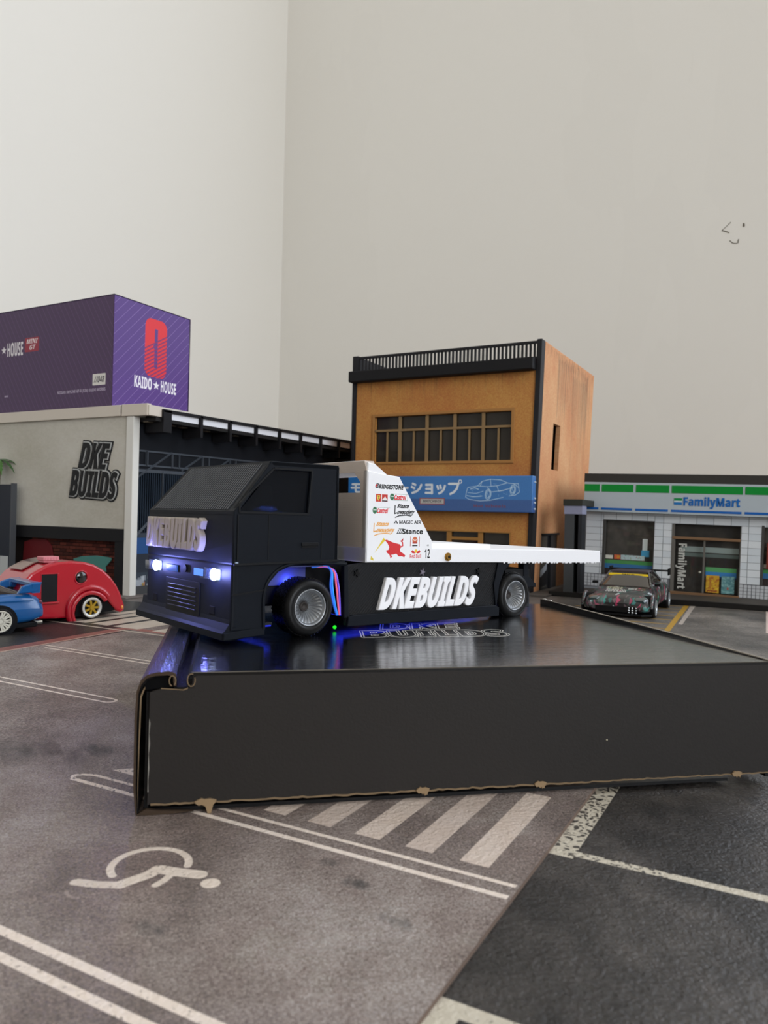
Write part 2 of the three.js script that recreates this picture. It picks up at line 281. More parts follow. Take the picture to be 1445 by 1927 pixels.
// ---------- the black cardboard box the truck stands on ----------
const blackPrint = std('#2c2a28', 0.42), kraft = std('#7d6a52', 0.9), kraftDark = std('#43362b', 0.9), blackCard = std('#1b1b1c', 0.35);
const ribs = tex(256, 512, (c, w, h) => {
  seed = 21; c.fillStyle = '#808080'; c.fillRect(0, 0, w, h);
  for (let y = 0; y < h; y += 4) { const g = 128 + 52 * Math.sin(y / h * Math.PI * 2 * 24) + rr(-26, 26); c.fillStyle = `rgb(${g | 0},${g | 0},${g | 0})`; c.fillRect(0, y, w, 4); }
  for (let i = 0; i < 90; i++) { const g = rr(60, 200) | 0; c.fillStyle = `rgba(${g},${g},${g},0.5)`; c.fillRect(rnd() * w, rnd() * h, rr(30, 200), rr(1, 4)); }
  overlay(c, grainy, 0, 0, w, h, 128, 0.25);
}, false);
{
  const t = thing('cardboard_box', 'shiny black cardboard mailer box with torn tan edges under the truck', 'box', [-83.6, 0, -81.2], 40.1 * Math.PI / 180);
  const lidTex = tex(2048, 1740, (c, w, h) => {
    const k = w / 96; c.fillStyle = '#0d0d0e'; c.fillRect(0, 0, w, h);
    overlay(c, grainy, 0, 0, w, h, 256, 0.2);
    const T = (s, x, z, capH, wid, skew) => { // outlined condensed lettering lying on the lid
      const px = capH / 0.714 * k; c.font = `bold ${px}px sans-serif`; const m = c.measureText(s).width;
      for (const [lw, col] of [[3.5, '#f2efe6'], [2.3, '#0d0d0e'], [1.15, '#f2efe6']]) ctext(c, s, (x - 6.6) * k, h + z * k, px, { color: null, stroke: col, lw: lw * k * 0.55, sx: wid * k / m, skew });
      ctext(c, s, (x - 6.6) * k, h + z * k, px, { color: '#0d0d0e', sx: wid * k / m, skew });
    };
    T('DKE', 43.3, -40.3, 7.6, 17.6, 0.22); T('BUILDS', 37.6, -30.2, 7.6, 31, 0.12);
  });
  const bumps = ribs.clone(); bumps.repeat.set(1.4, 3.2);
  const gloss = new THREE.MeshPhysicalMaterial({ map: lidTex, roughness: 0.09, specularIntensity: 1, ior: 1.95, clearcoat: 0.55, clearcoatRoughness: 0.2, bumpMap: bumps, bumpScale: 0.00005 });
  const lid = XZ([[6.7, 0], [106.0, 0], [105.1, -4], [104.2, -18], [102.3, -50], [98.4, -84.5], [6.7, -86.4]], 20.3, 21, { bevel: 0.12 });
  part(t, 'lid', planar(norm([lid]), 0, 2, 6.6, 102.6, 0, -81.6), gloss);
  t.children[0].geometry.attributes.uv.needsUpdate = true;
  const glossPlain = new THREE.MeshPhysicalMaterial({ color: '#0b0b0d', roughness: 0.2, bumpMap: asTex(leather, 3, 30), bumpScale: 0.00006 });
  const flange = [[-0.75, 0.2], [-1.2, 4], [-1.25, 14], [-1.05, 18.3], [-0.5, 19.9], [0.5, 20.8], [2.2, 21.1], [3.9, 21.15], [4.5, 20.8], [4.6, 19.0], [4.2, 19.0], [4.1, 20.3], [3.4, 20.5], [1.6, 20.4], [0.5, 19.9], [-0.2, 18.9], [-0.45, 17.5], [-0.6, 9], [-0.35, 0.4]];
  part(t, 'side_flap', planar(X(flange, -86, 0), 2, 1, -86, 0, 0, 8), glossPlain, 'glossy rolled flap closing the left end');
  const cut = [[-1.2, 4], [-1.25, 14], [-1.05, 18.3], [-0.5, 19.9], [0.5, 20.8], [2.2, 21.1], [3.9, 21.15], [4.5, 20.8], [4.6, 19.0], [4.2, 19.0], [4.1, 20.3], [3.4, 20.6], [1.6, 20.55], [0.35, 20.2], [-0.4, 19.3], [-0.75, 18], [-0.9, 14], [-0.85, 4], [-0.6, 0.3], [-0.8, 0.2]];
  part(t, 'cut_edge', X(cut, 0.0, 0.06), kraftDark, 'brown raw cardboard edge of the flap');
  part(t, 'cut_edge', X([[-0.55, 1], [-0.45, 10], [-0.3, 17.4], [0.2, 18.9], [0.05, 18.9], [-0.5, 17.6], [-0.6, 10]], 0.0, 0.05), kraft);
  part(t, 'fold_groove', [B(4.3, 7.2, 18.55, 18.8, -86, 0), X([[4.35, 18.6], [4.7, 18.9], [4.7, 20.2], [4.5, 20.4]], -86, -0.1)], glossPlain);
  part(t, 'rolled_edge', X([[7.2, 21], [6.6, 20.85], [6.15, 20.3], [6.05, 19.5], [6.2, 18.8], [6.8, 18.6], [7.3, 19], [7.5, 20.4]], -86, 0, { bevel: 0.05 }), glossPlain);
  for (const [x, y, r] of [[6.75, 19.8, 0.62], [4.0, 19.75, 0.5]]) {
    const pts = []; for (let k = 0; k <= 14; k++) { const a = k / 14 * Math.PI * 1.75 + (x > 5 ? 1.2 : -0.9); pts.push([x + Math.cos(a) * r * (1 - k * 0.012), y + Math.sin(a) * r * 1.5, 0.02]); }
    part(t, 'cut_edge', tube(pts, 0.09, 30, 6), kraft);
  }
  part(t, 'cut_edge', X([[2.4, 18.75], [5.6, 18.45], [6.3, 18.75], [6.25, 18.55], [5.7, 18.3], [2.4, 18.6]], 0.01, 0.07), kraft);
  part(t, 'tuck_flap', X([[-0.2, 18.2], [4.3, 18.6], [4.3, 20.3], [1.5, 20.3], [0.3, 19.6]], -1.4, -1.2), std('#060607', 0.9));
  // front wall, with its lower edge torn back to the brown liner
  const top = [[7.0, 20.95], [106, 20.95]], right = [[106, 1.6]], low = [];
  seed = 5; for (let x = 105.6; x > 0.8; x -= 0.7) low.push([x, 1.62 + 0.06 * Math.sin(x * 1.7) * Math.sin(x * 0.33) + rr(-0.08, 0.08)]);
  const front = [[0.85, 18.15], [2.3, 18.55], [5.6, 18.35], [6.4, 18.55], [6.9, 19.3], [7.0, 20.95], ...top.slice(1), ...right, ...low, [0.85, 1.5]];
  const fg = X(front, -0.7, 0);
  part(t, 'front_panel', planar(fg, 0, 1, 0, 40, 0, 40), new THREE.MeshPhysicalMaterial({ color: '#2a2725', roughness: 0.5, specularIntensity: 0.4, bumpMap: asTex(leather, 3, 3), bumpScale: 0.00001 }));
  part(t, 'cut_edge', X([...low.map(([x, y]) => [x, y + 0.05]), ...low.map(([x, y], i) => [x, y - 0.17 - 0.09 * Math.abs(Math.sin(x * 2.3 + i)) - (x > 70 ? -0.06 : 0)]).reverse()], -0.4, 0.05), kraft, 'torn tan lower edge');
  const worn = [[6.8, 20.97]]; for (let x = 8; x < 104; x += 1.1) worn.push([x, 20.97 + rr(-0.02, 0.05)]);
  part(t, 'worn_edge', X([...worn, [105.8, 20.88], [6.8, 20.88]], -0.12, 0.03), std('#6d675c', 0.7));
  for (const [x, w, h, k] of [[7.6, 3.2, 2.6, 1], [41.6, 2.2, 0.9, 0.4], [61.5, 2.1, 0.8, 0.3], [97.9, 1.9, 0.6, 0.3]]) {
    const p = [[x, 1.75], [x + w * 0.12, 1.95], [x + w * 0.3, 2.2], [x + w * 0.45, 2.05], [x + w * 0.7, 2.12], [x + w, 1.9], [x + w * 0.95, 1.5], [x + w * 0.86, 1.25], [x + w * 0.84, 0.95], [x + w * 0.74, 1.7 - h * 0.8], [x + w * 0.66, 1.7 - h], [x + w * 0.6, 1.7 - h * 0.6], [x + w * 0.5, 1.05], [x + w * 0.34, 1.3], [x + w * 0.2, 1.2], [x + w * 0.08, 1.45]];
    part(t, 'torn_flap', X(p, 0.03, 0.22 + k * 0.3, { bevel: 0.03 }), std('#947d60', 0.95), 'frayed scrap of tan cardboard');
  }
  part(t, 'bottom_panel', [B(0.2, 98, 0.05, 0.6, -84, -1.1), B(0.3, 0.9, 0.3, 18, -86, -0.9), B(105.2, 105.9, 0.6, 20.4, -8, -0.7), B(0.3, 98, 0.6, 20.3, -84.4, -83.8)], blackCard);
  part(t, 'bottom_lip', X([[-0.75, 0.12], [0.6, 0.9], [2.2, 0.65], [7.5, 0.3], [4.5, 0.08], [1.4, 0.02]], -0.6, 0.1), kraftDark);
  const skew = (g) => { const p = g.attributes.position; for (let i = 0; i < p.count; i++) { const z = p.getZ(i); p.setX(i, p.getX(i) + 105.2 + z * 0.062 - 0.00022 * z * z); } g.computeVertexNormals(); return g; };
  const lipTop = (d) => [[-84, 22.45 + d], [-55, 22.1 + d], [-40, 21.8 + d], [-26, 21.6 + d], [-10, 21.3 + d], [0, 21.1 + d]];
  part(t, 'right_lip', skew(ZY([[-84, 20.5], ...lipTop(0), [0, 20.5]], -0.1, 0.5)), blackCard);
  part(t, 'worn_edge', skew(ZY([...lipTop(0.08), ...lipTop(-0.08).reverse()], -0.12, 0.52)), std('#8c8478', 0.7));
  { const g = []; seed = 3; for (let k = 0; k < 9; k++) g.push(new THREE.IcosahedronGeometry(rr(0.25, 0.55), 0).scale(1, 0.6, 1).translate(98.6 + rr(-0.1, 0.4) + k * 0.05, 22.5, -83 + k * 0.55)); part(t, 'paper_shred', g, std('#d9d5cc', 0.8), 'white torn paper at the far corner'); }
  part(t, 'chip', new THREE.IcosahedronGeometry(0.16, 0).translate(74.3, 8.4, 0.05), std('#b9b29c', 0.8));
  part(t, 'crease_wear', X([[0.86, 14.2], [1.02, 13.5], [0.9, 12], [1.05, 10.5], [0.88, 9], [1.02, 7], [0.9, 5], [0.98, 3.4], [0.84, 3.4], [0.84, 14.2]], -0.02, 0.02), std('#8a8780', 0.8));
}

// ---------- the tow truck ----------
const P3D = tex(256, 256, (c, w, h) => { c.fillStyle = '#808080'; c.fillRect(0, 0, w, h); for (let y = 0; y < h; y += 8) { c.fillStyle = '#6a6a6a'; c.fillRect(0, y, w, 2); } overlay(c, grainy, 0, 0, w, h, 128, 0.3); }, false);
const layered = (hex, rough, rx = 1, ry = 1, bs = 0.00004) => { const t = P3D.clone(); t.repeat.set(rx, ry); return new THREE.MeshPhysicalMaterial({ color: hex, roughness: rough, bumpMap: t, bumpScale: bs, specularIntensity: 0.25 }); };
{
  const TX = -83, TY = 21.02, TZ = -121.2, TURN = 68 * Math.PI / 180;
  const t = thing('tow_truck', 'toy flatbed tow truck with black cab, white bed and lit headlights on the box', 'truck', [TX, TY, TZ], TURN);
  const black = layered('#10141b', 0.5, 0.12, 0.12, 0.00002), blackFlat = std('#0e0f12', 0.55), white = layered('#f1f1f4', 0.6, 0.06, 0.06, 0.00003), dirtyWhite = layered('#b5aba3', 0.75, 0.1, 0.1);
  const taper = (g) => { const p = g.attributes.position; for (let i = 0; i < p.count; i++) { const y = p.getY(i), k = Math.min(1, Math.max(0, (y - 22) / 12)); p.setZ(i, p.getZ(i) * (1 - 0.105 * k)); } g.computeVertexNormals(); return g; };
  const ZL = -39.2;
  // cab: two sides with a window hole each, front, roof, rear wall, screen frame
  const side = [[-15.3, 14.4], [-15.5, 24.0], [-7.9, 33.6], [7.5, 33.7], [7.8, 14.7]];
  const win = [[-14.3, 24.1], [-14.3, 25.5], [-7.3, 32.2], [1.1, 32.3], [0.4, 24.0]];
  const lower = [[-15.5, 2.4], [-15.3, 14.5], [8, 14.8], [10, 14.6], [10, 13.6], [0, 14.1], [-3, 13.9], [-5.6, 12.9], [-7.6, 10.9], [-8.4, 8.6], [-8.4, 2.4]];
  const shell = [
    X(side, -1.3, 0, { holes: [win], bevel: 0.12 }), X(side, ZL, ZL + 1.3, { holes: [win], bevel: 0.12 }),
    X(lower, -1.4, -0.25, { bevel: 0.12 }), X(lower, ZL + 0.25, ZL + 1.4, { bevel: 0.12 }),
    B(-15.5, -14.2, 14.2, 24, ZL, 0, 0.5), B(-15.5, -14.0, 2.6, 14.6, ZL + 0.2, -0.2, 0.5),
    X([[-8.2, 33.2], [-7.9, 33.7], [7.6, 33.75], [7.8, 32.8], [-7.4, 32.8]], ZL, 0, { bevel: 0.1 }),
    B(6.9, 7.8, 14.7, 33.5, ZL, 0, 0.15),
    X([[-15.5, 23.4], [-15.5, 24.1], [-14.4, 25.3], [-14.0, 25.1], [-14.0, 23.4]], ZL + 0.1, -0.1, { bevel: 0.1 }),
    X([[-9.0, 31.9], [-8.1, 33.6], [-7, 33.5], [-7, 32.6]], ZL + 0.2, -0.2, { bevel: 0.08 }),
    B(-14.5, 7.6, 14.4, 15.2, ZL + 0.5, -0.5),
  ];
  for (const z of [-2.6, ZL + 0.2]) shell.push(X([[-15.5, 24.0], [-7.9, 33.6], [-7.4, 33.2], [-14.9, 23.6]], z, z + 2.5, { bevel: 0.08 }));
  part(t, 'cab', shell.map(taper), black);
  part(t, 'windscreen', taper(X([[-14.7, 24.2], [-7.8, 33.0], [-7.6, 32.8], [-14.5, 24.0]], ZL + 2, -2)), std('#020203', 0.9));
  { const bars = []; for (let z = -36.6; z < -2.7; z += 0.9) bars.push(taper(bar([-15.2, 24.35, z], [-8.0, 33.35, z], 0.34, 0.4))); part(t, 'windscreen_grille', bars, std('#46484d', 0.35), 'fine slats raked up the windscreen').userData.kind = 'stuff'; }
  const smoke = phys('#4a505c', 0.06, { transmission: 0.9, thickness: 0, ior: 1.45, specularIntensity: 0.3 });
  for (const z of [-0.75, ZL + 0.75]) part(t, 'side_window', taper(X([[-14.2, 24.1], [-7.3, 32.1], [1.0, 32.1], [0.4, 24.1]], z - 0.1, z + 0.1)), smoke, 'dark tinted side window');
  part(t, 'window_trim', taper(norm([[-14.45, 23.95, 0.5, 23.85], [0.55, 23.9, 1.25, 32.35], [1.2, 32.4, -7.3, 32.35], [-7.4, 32.3, -14.45, 25.5], [-14.42, 25.5, -14.42, 23.9]].map(([a, b, c, d]) => bar([a, b, 0.02], [c, d, 0.02], 0.34, 0.3)))), blackFlat);
  part(t, 'belt_line', [bar([-15.3, 14.45, 0.06], [8, 14.8, 0.06], 0.4, 0.3), bar([-15.4, 8.9, -0.2], [-8.5, 9.6, -0.2], 0.25, 0.3), bar([-14.6, 15.4, 0.0], [-14.6, 23.6, 0.0], 0.18, 0.14), bar([3.8, 15.2, 0.0], [3.9, 23.8, 0.0], 0.14, 0.12), bar([-8.2, 15.2, 0.0], [-8.2, 23.6, 0.0], 0.14, 0.12), bar([3.9, 23.8, 0.0], [7.5, 23.9, 0], 0.1, 0.1)], blackFlat);
  part(t, 'door_handle', [B(-0.9, 3.0, 17.7, 18.4, -0.1, 0.28, 0.12), B(-0.7, 2.8, 17.35, 17.7, -0.1, 0.12)], std('#101114', 0.4));
  part(t, 'side_marker', [B(-15.1, -14.5, 14.6, 14.95, -0.1, 0.3, 0.1)], std('#9fb0c8', 0.3, { metalness: 0.6 }));
  { const a = [[-8.7, 2.3], [-8.8, 8.5], [-8.0, 11.1], [-5.8, 13.3], [-3.1, 14.2], [0, 14.45], [10.2, 14.0]]; part(t, 'wheel_arch', tube(a.map(([x, y]) => [x, y, -0.25]), 0.36, 40, 8), black); }
  part(t, 'bumper', [X([[-15.4, 5.2], [-15.6, 3.6], [-16.4, 2.5], [-17.0, 2.0], [-17.0, 0.8], [-15.8, 0.55], [-8.4, 1.2], [-8.4, 2.6], [-13.9, 2.8], [-13.9, 5.2]], -41.2, -0.5, { bevel: 0.15 }), X([[-16.9, 0.8], [-16.9, 2.1], [-8.5, 2.7], [-8.5, 1.2]], -1.1, -0.1, { bevel: 0.1 })], black);
  part(t, 'lower_panel', [B(-15.7, -15.4, 2.9, 10.2, -28.4, -12.8, 0.1)], blackFlat);
  for (let k = 0; k < 6; k++) part(t, 'grille_slat', B(-15.95, -15.5, 4.5 + k * 0.85, 4.8 + k * 0.85, -27, -14.3, 0.08), std('#2c2d31', 0.25));
  for (const z of [-34.2, -7.6]) part(t, 'fog_recess', [B(-15.62, -15.3, 4.6, 6.2, z - 1.1, z + 1.1, 0.15)], std('#070708', 0.7));
  // headlights
  const lens = phys('#ffffff', 0.05, { transmission: 1, thickness: 0, ior: 1.45 }), bezel = std('#5d6f8f', 0.25, { metalness: 0.7 });
  const bulbMat = std('#ffffff', 0.4, { emissive: '#cfe0ff', emissiveIntensity: 30 });
  for (const [z0, z1, zb] of [[-37.8, -31.0, -33.2], [-11.1, -4.4, -6.4]]) {
    const h = part(t, 'headlight', [B(-15.62, -15.4, 11.2, 13.3, z0, z1, 0.08), ...[0, 1, 2].map((k) => bar([-15.7, 11.5 + k * 0.7, z0 + 0.3], [-15.7, 11.7 + k * 0.7, z0 + 2.4], 0.2, 0.12)), bar([-15.7, 11.4, z0 + 0.9], [-15.7, 13.1, z0 + 1.6], 0.14, 0.12)], bezel);
    part(h, 'lens', B(-16.5, -16.4, 11.3, 13.2, z0 + 0.1, z1 - 0.1), lens);
    part(h, 'bulb', new THREE.SphereGeometry(1.15, 20, 14).scale(0.5, 1.0, 1).translate(-15.95, 12.25, zb), bulbMat, 'lit blue white bulb');
    const l = new THREE.PointLight('#7f86ff', 6e-4); l.name = 'headlight_lamp'; l.shadow.radius = 0.03; l.castShadow = true; l.position.set(-17.6 * MM, 12.3 * MM, zb * MM); t.add(l);
  }
  for (const [z0, z1, e] of [[-15.4, -11.7, 1.1], [-28.2, -23.2, 0.12]]) part(t, 'centre_lamp', [B(-15.75, -15.45, 11.5, 12.9, z0, z1, 0.1)], std('#4d6fb0', 0.2, { emissive: '#5f9bff', emissiveIntensity: e }), 'pale blue lamp between the headlights');
  part(t, 'emblem', [cyl(0.75, 0.75, 0.3, 16).rotateZ(Math.PI / 2).translate(-15.6, 12.5, -19.5)], std('#0c0c0e', 0.3));
  // raised letters on the nose and skirt
  for (const l of letters('DKEBUILDS', 5.7, 26.9, { depth: 1.3, bevel: 0.34, grow: 0.36, shear: 0.12 })) part(t, 'letter', l.geo.rotateY(-Math.PI / 2).translate(-15.4, 16.6, -37.5), dirtyWhite);
  for (const l of letters('DKEBUILDS', 6.3, 30.6, { depth: 1.0, bevel: 0.22, grow: 0.24, shear: 0.3 })) part(t, 'letter', l.geo.rotateZ(-0.018).translate(18.4, 4.35, -0.9), white);
  // white bed and headboard
  const bed = [[15, 14.2], [15, 17.2], [34, 16.95], [97, 15.65], [97, 12.35], [40, 13.7]];
  part(t, 'bed', X(bed, -38.6, 0, { bevel: 0.15 }), white);
  { seed = 31; const g = []; for (let k = 0; k < 60; k++) { const s = rr(56, 96), y = 14.1 - (s - 15) * 0.0222; g.push(new THREE.IcosahedronGeometry(rr(0.1, 0.24), 0).scale(1.8, 0.7, 0.6).translate(s, y, -0.12)); } part(t, 'print_fringe', g, white).userData.kind = 'stuff'; }
  part(t, 'bed_rail', X([[33.6, 16.4], [33.6, 18.1], [55.2, 17.6], [55.2, 16.0]], -37, -2.2, { bevel: 0.15 }), white);
  const fin = [[15, 14.2], [15, 33.2], [18.2, 32.75], [23.7, 32.3], [33.6, 18.6], [33.8, 16.4]];
  for (const [a, b] of [[-1.6, 0], [-38.6, -37]]) part(t, 'headboard_fin', X(fin, a, b, { bevel: 0.15 }), white);
  { // headboard wall facing the cab, with its slot
    const w = [[-0.3, 14.3], [-0.3, 33.3], [-1.2, 35.3], [-37.4, 35.3], [-38.3, 33.3], [-38.3, 14.3]], hole = [[-2.4, 28.5], [-2.4, 30.9], [-4.5, 33], [-34, 33], [-36.2, 30.9], [-36.2, 28.5]];
    part(t, 'headboard', ZY(w, 15, 17.6, { holes: [hole], bevel: 0.12 }), layered('#c9bcb2', 0.7, 0.08, 0.08));
    part(t, 'headboard_rim', [X([[15.1, 34.3], [15.1, 35.35], [17.2, 35.2], [21.2, 32.4], [18.4, 32.3]], -37.2, -1.2, { bevel: 0.2 }), X([[15.1, 32.8], [15.3, 34.9], [17.1, 34.7], [20.6, 32.5], [18, 32.2]], -1.4, -0.2, { bevel: 0.2 })], white);
  }
  const stickers = tex(1280, 1280, (c, W) => {
    const k = W / 20, px = (s) => (s - 15) * k, py = (y) => (34 - y) * k; // 15..35 mm along, 14..34 mm up
    c.fillStyle = '#f1f1f4'; c.fillRect(0, 0, W, W);
    const T = (s, x, y, cap, wid, o = {}) => { const f = cap / 0.714 * k; c.font = `${o.style || 'bold'} ${f}px ${o.family || 'sans-serif'}`; const m = c.measureText(s).width; ctext(c, s, px(x), py(y), f, { ...o, sx: wid * k / m }); };
    const rect = (x0, x1, y0, y1, col) => { c.fillStyle = col; c.fillRect(px(x0), py(y1), (x1 - x0) * k, (y1 - y0) * k); };
    const shape = (pts, col) => fillp(c, pts.map(([a, b]) => [px(a), py(b)]), col), ln = (pts, w, col) => line(c, pts.map(([a, b]) => [px(a), py(b)]), w * k, col, 'round');
    T('B', 16.95, 29.6, 1.05, 1.0, { color: '#151515', skew: 0.25 }); shape([[17.2, 30.45], [17.75, 30.45], [17.35, 29.9], [17.0, 29.9]], '#c22126'); T('RIDGESTONE', 17.95, 29.62, 0.86, 6.75, { color: '#151515', skew: 0.22, stroke: '#151515', lw: 7 });
    rect(17.3, 18.66, 26.85, 28.45, '#c2281f'); shape([[17.6, 28.2], [18.35, 28.2], [18.4, 27.6], [17.98, 27.0], [17.58, 27.6]], '#f0d04a'); ln([[17.8, 28.0], [18.15, 27.9], [18, 27.6], [18.15, 27.3]], 0.16, '#2a1a10');
    rect(18.9, 20.45, 26.9, 28.4, '#c2281f'); shape([[18.95, 27.25], [19.3, 27.55], [19.75, 28.0], [20.1, 27.6], [20.42, 27.3], [20.42, 27.1], [18.95, 27.1]], '#ece8e4'); rect(18.95, 20.4, 26.92, 27.15, '#2a1e20');
    for (const [x, y, w, box] of [[21.05, 27.3, 5.1, 1], [16.45, 24.35, 4.7, 0]]) {
      c.fillStyle = '#2f6b45'; c.beginPath(); c.ellipse(px(x + 0.62), py(y + 0.66), 0.6 * k, 0.72 * k, 0, 0, 7); c.fill(); c.fillStyle = '#c9d8cd'; c.fillRect(px(x + 0.2), py(y + 0.86), 0.9 * k, 0.2 * k);
      if (box) { c.strokeStyle = '#5d8b72'; c.lineWidth = 0.07 * k; c.strokeRect(px(x + 0.5), py(y + 1.3), (w - 0.6) * k, 1.32 * k); } else ln([[x + 0.6, y + 1.28], [x + w, y + 1.24]], 0.06, '#8fae9b');
      T('Castrol', x + 1.12, y + 0.12, 0.95, w - 1.75, { color: '#d8232a', skew: 0.2, stroke: '#d8232a', lw: 6 });
    }
    const script = (x, y, col) => { T('Stance', x + 0.55, y + 1.45, 0.78, 3.25, { color: col, stroke: col, lw: 7, style: 'italic bold', family: 'serif', skew: 0.25 }); ln([[x + 0.02, y + 1.9], [x - 0.05, y + 0.2], [x + 0.55, y + 0.35]], 0.26, col); T('owsociety', x + 0.55, y + 0.12, 0.84, 4.75, { color: col, stroke: col, lw: 7, style: 'italic bold', family: 'serif', skew: 0.25 }); ln([[x + 0.15, y - 0.6], [x + 1.2, y - 0.25], [x + 3.2, y - 0.1], [x + 4.6, y - 0.25]], 0.22, col); };
    script(22.55, 24.25, '#161616'); script(16.95, 20.35, '#e9a754');
    shape([[22.25, 22.3], [22.85, 22.95], [23.05, 22.85], [22.5, 22.3]], '#161616'); shape([[23.1, 22.9], [23.5, 22.3], [23.2, 22.3], [22.95, 22.7]], '#161616'); c.fillStyle = '#161616'; c.fillRect(px(22.85), py(22.5), 0.2 * k, 0.2 * k);
    T('MAGIC AIR', 23.75, 22.3, 0.7, 6.35, { color: '#161616', style: 'normal', stroke: '#161616', lw: 4 });
    T('ill', 23.0, 20.15, 1.05, 1.55, { color: '#121212', style: 'italic bold', family: 'serif', skew: 0.35 }); T('Stance', 24.75, 20.15, 0.98, 6.0, { color: '#121212', stroke: '#121212', lw: 6 });
    shape([[19.6, 19.3], [20.15, 18.8], [18.7, 17.6], [17.2, 16.1]], '#e3c628'); shape([[16.3, 15.5], [16.9, 15.0], [17.05, 14.55], [16.2, 14.75]], '#d9c23a');
    shape([[20.0, 18.75], [20.4, 18.9], [22.2, 18.3], [24.1, 17.9], [24.6, 17.3], [24.2, 16.9], [24.35, 16.3], [25.2, 15.9], [25.75, 15.5], [25.5, 15.1], [24.8, 15.3], [23.9, 15.3], [23.2, 15.9], [22.2, 15.7], [21.6, 15.65], [22.2, 15.4], [21.6, 14.9], [21.35, 15.6], [21.0, 15.9], [20.6, 16.1], [20.35, 16.6], [21.0, 16.75], [21.2, 17.3], [20.7, 18.1]], '#d3262c');
    ln([[24.4, 17.3], [25.0, 17.6], [24.9, 18.3], [24.45, 18.6]], 0.26, '#d3262c'); shape([[24.3, 18.5], [25.1, 19.25], [25.05, 18.7], [24.6, 18.4]], '#c2333a');
    ln([[27.2, 19.5], [27.15, 17.5]], 0.16, '#b5402f'); ln([[29.75, 19.5], [29.75, 17.4]], 0.16, '#b5402f');
    c.fillStyle = '#d06a45'; c.beginPath(); c.arc(px(28.45), py(18.75), 0.75 * k, 0, 7); c.fill(); rect(27.75, 29.15, 18.0, 18.4, '#b5402f'); ln([[28.0, 18.9], [28.5, 18.6], [28.9, 18.95]], 0.14, '#f0e2d8'); rect(27.7, 29.2, 17.45, 17.75, '#2a2422');
    for (const s of [-1, 1]) shape([[28.8 + s * 0.2, 16.1], [28.8 + s * 1.0, 16.65], [28.8 + s * 1.35, 16.3], [28.8 + s * 1.1, 15.95], [28.8 + s * 0.4, 15.85]], '#d3262c'); c.fillStyle = '#f0c22e'; c.beginPath(); c.arc(px(28.8), py(16.35), 0.42 * k, 0, 7); c.fill();
    T('Red Bull', 27.0, 14.85, 0.85, 3.4, { color: '#d3262c' }); T('12', 31.3, 14.75, 2.0, 1.7, { color: '#191919' }); T('GR', 32.0, 17.45, 0.34, 0.62, { color: '#2b2b2b' });
    overlay(c, grainy, 0, 0, W, W, 400, 0.1);
  });
  { const g = new THREE.ShapeGeometry(poly([[15.2, 14.4], [15.2, 33.0], [18.3, 32.6], [23.6, 32.15], [33.4, 18.6], [33.55, 16.6], [33.5, 14.4]])).translate(0, 0, 0.05); part(t, 'sticker_sheet', planar(g, 0, 1, 15, 35, 14, 34), new THREE.MeshStandardMaterial({ map: stickers, roughness: 0.6 }), 'sponsor stickers on the white headboard side'); }
  { const brass = std('#b08a45', 0.3, { metalness: 0.9 }); const s = part(t, 'screw', [cyl(0.95, 0.95, 0.25, 20).rotateX(Math.PI / 2).translate(38.5, 14.95, 0.12), cyl(0.7, 0.75, 0.35, 6).rotateX(Math.PI / 2).translate(38.5, 14.95, 0.35)], brass, 'small brass screw'); part(s, 'screw_hole', cyl(0.36, 0.36, 0.1, 12).rotateX(Math.PI / 2).translate(38.5, 14.95, 0.52), std('#1d150b', 0.6)); }
  // side skirts with diagonal print lines
  const diag = tex(512, 512, (c, w, h) => { c.fillStyle = '#8a8a8a'; c.fillRect(0, 0, w, h); c.lineWidth = 9; for (let k = -16; k < 32; k++) { c.strokeStyle = k % 3 ? '#303030' : '#4a4a4a'; c.beginPath(); c.moveTo(k * 32, h); c.lineTo(k * 32 + h, 0); c.stroke(); } }, false);
  diag.repeat.set(1 / 12, 1 / 12);
  const skirtMat = new THREE.MeshPhysicalMaterial({ color: '#17181b', specularIntensity: 0.5, roughness: 0.42, bumpMap: diag, bumpScale: 0.0006 });
  for (const m of [1, -1]) {
    const z = (a) => (m > 0 ? a : -38.6 - a), E = (p, a, b, o) => (m > 0 ? X(p, a, b, o) : X(p, -38.6 - b, -38.6 - a, o));
    part(t, 'side_skirt', E([[10.9, 1.4], [10.4, 13.6], [16, 14.2], [56, 13.2], [57.5, 12.6], [56.2, 2.6], [56.2, 0.5]], -1.8, -0.8, { bevel: 0.1 }), skirtMat, 'ribbed black side skirt');
    part(t, 'skirt_lip', [E([[10.8, 1.3], [11.0, 3.2], [12.2, 3.5], [55.2, 3.0], [56.4, 2.4], [56.4, 0.4]], -1.0, -0.1, { bevel: 0.12 }), E([[10.2, 3], [9.9, 13.7], [10.9, 13.7], [11.4, 3]], -1.6, -0.5, { bevel: 0.1 }), E([[55.5, 2], [56.6, 8], [58.2, 11.2], [60.3, 12.8], [62, 13.1], [58.6, 13.3], [56, 13.2], [54.6, 8]], -1.4, -0.35, { bevel: 0.1 })], black);
    for (const [x, y] of [[13.2, 12.0], [31.4, 11.7], [49.3, 11.3]]) {
      const st = []; for (let k = 0; k < 10; k++) { const a = k * Math.PI / 5, r = k % 2 ? 0.35 : 0.9; st.push([x + r * Math.cos(a), y + r * Math.sin(a)]); }
      part(t, 'bolt', E(st, -0.8, -0.45), x === 31.4 ? std('#8d8796', 0.35, { metalness: 0.6 }) : std('#08080a', 0.4));
    }
  }
  part(t, 'floor_pan', [B(-14.2, -5.2, 2.5, 3.0, -36, -3), B(12, 55, 2.98, 3.2, -35, -3)], std('#26282e', 0.5));
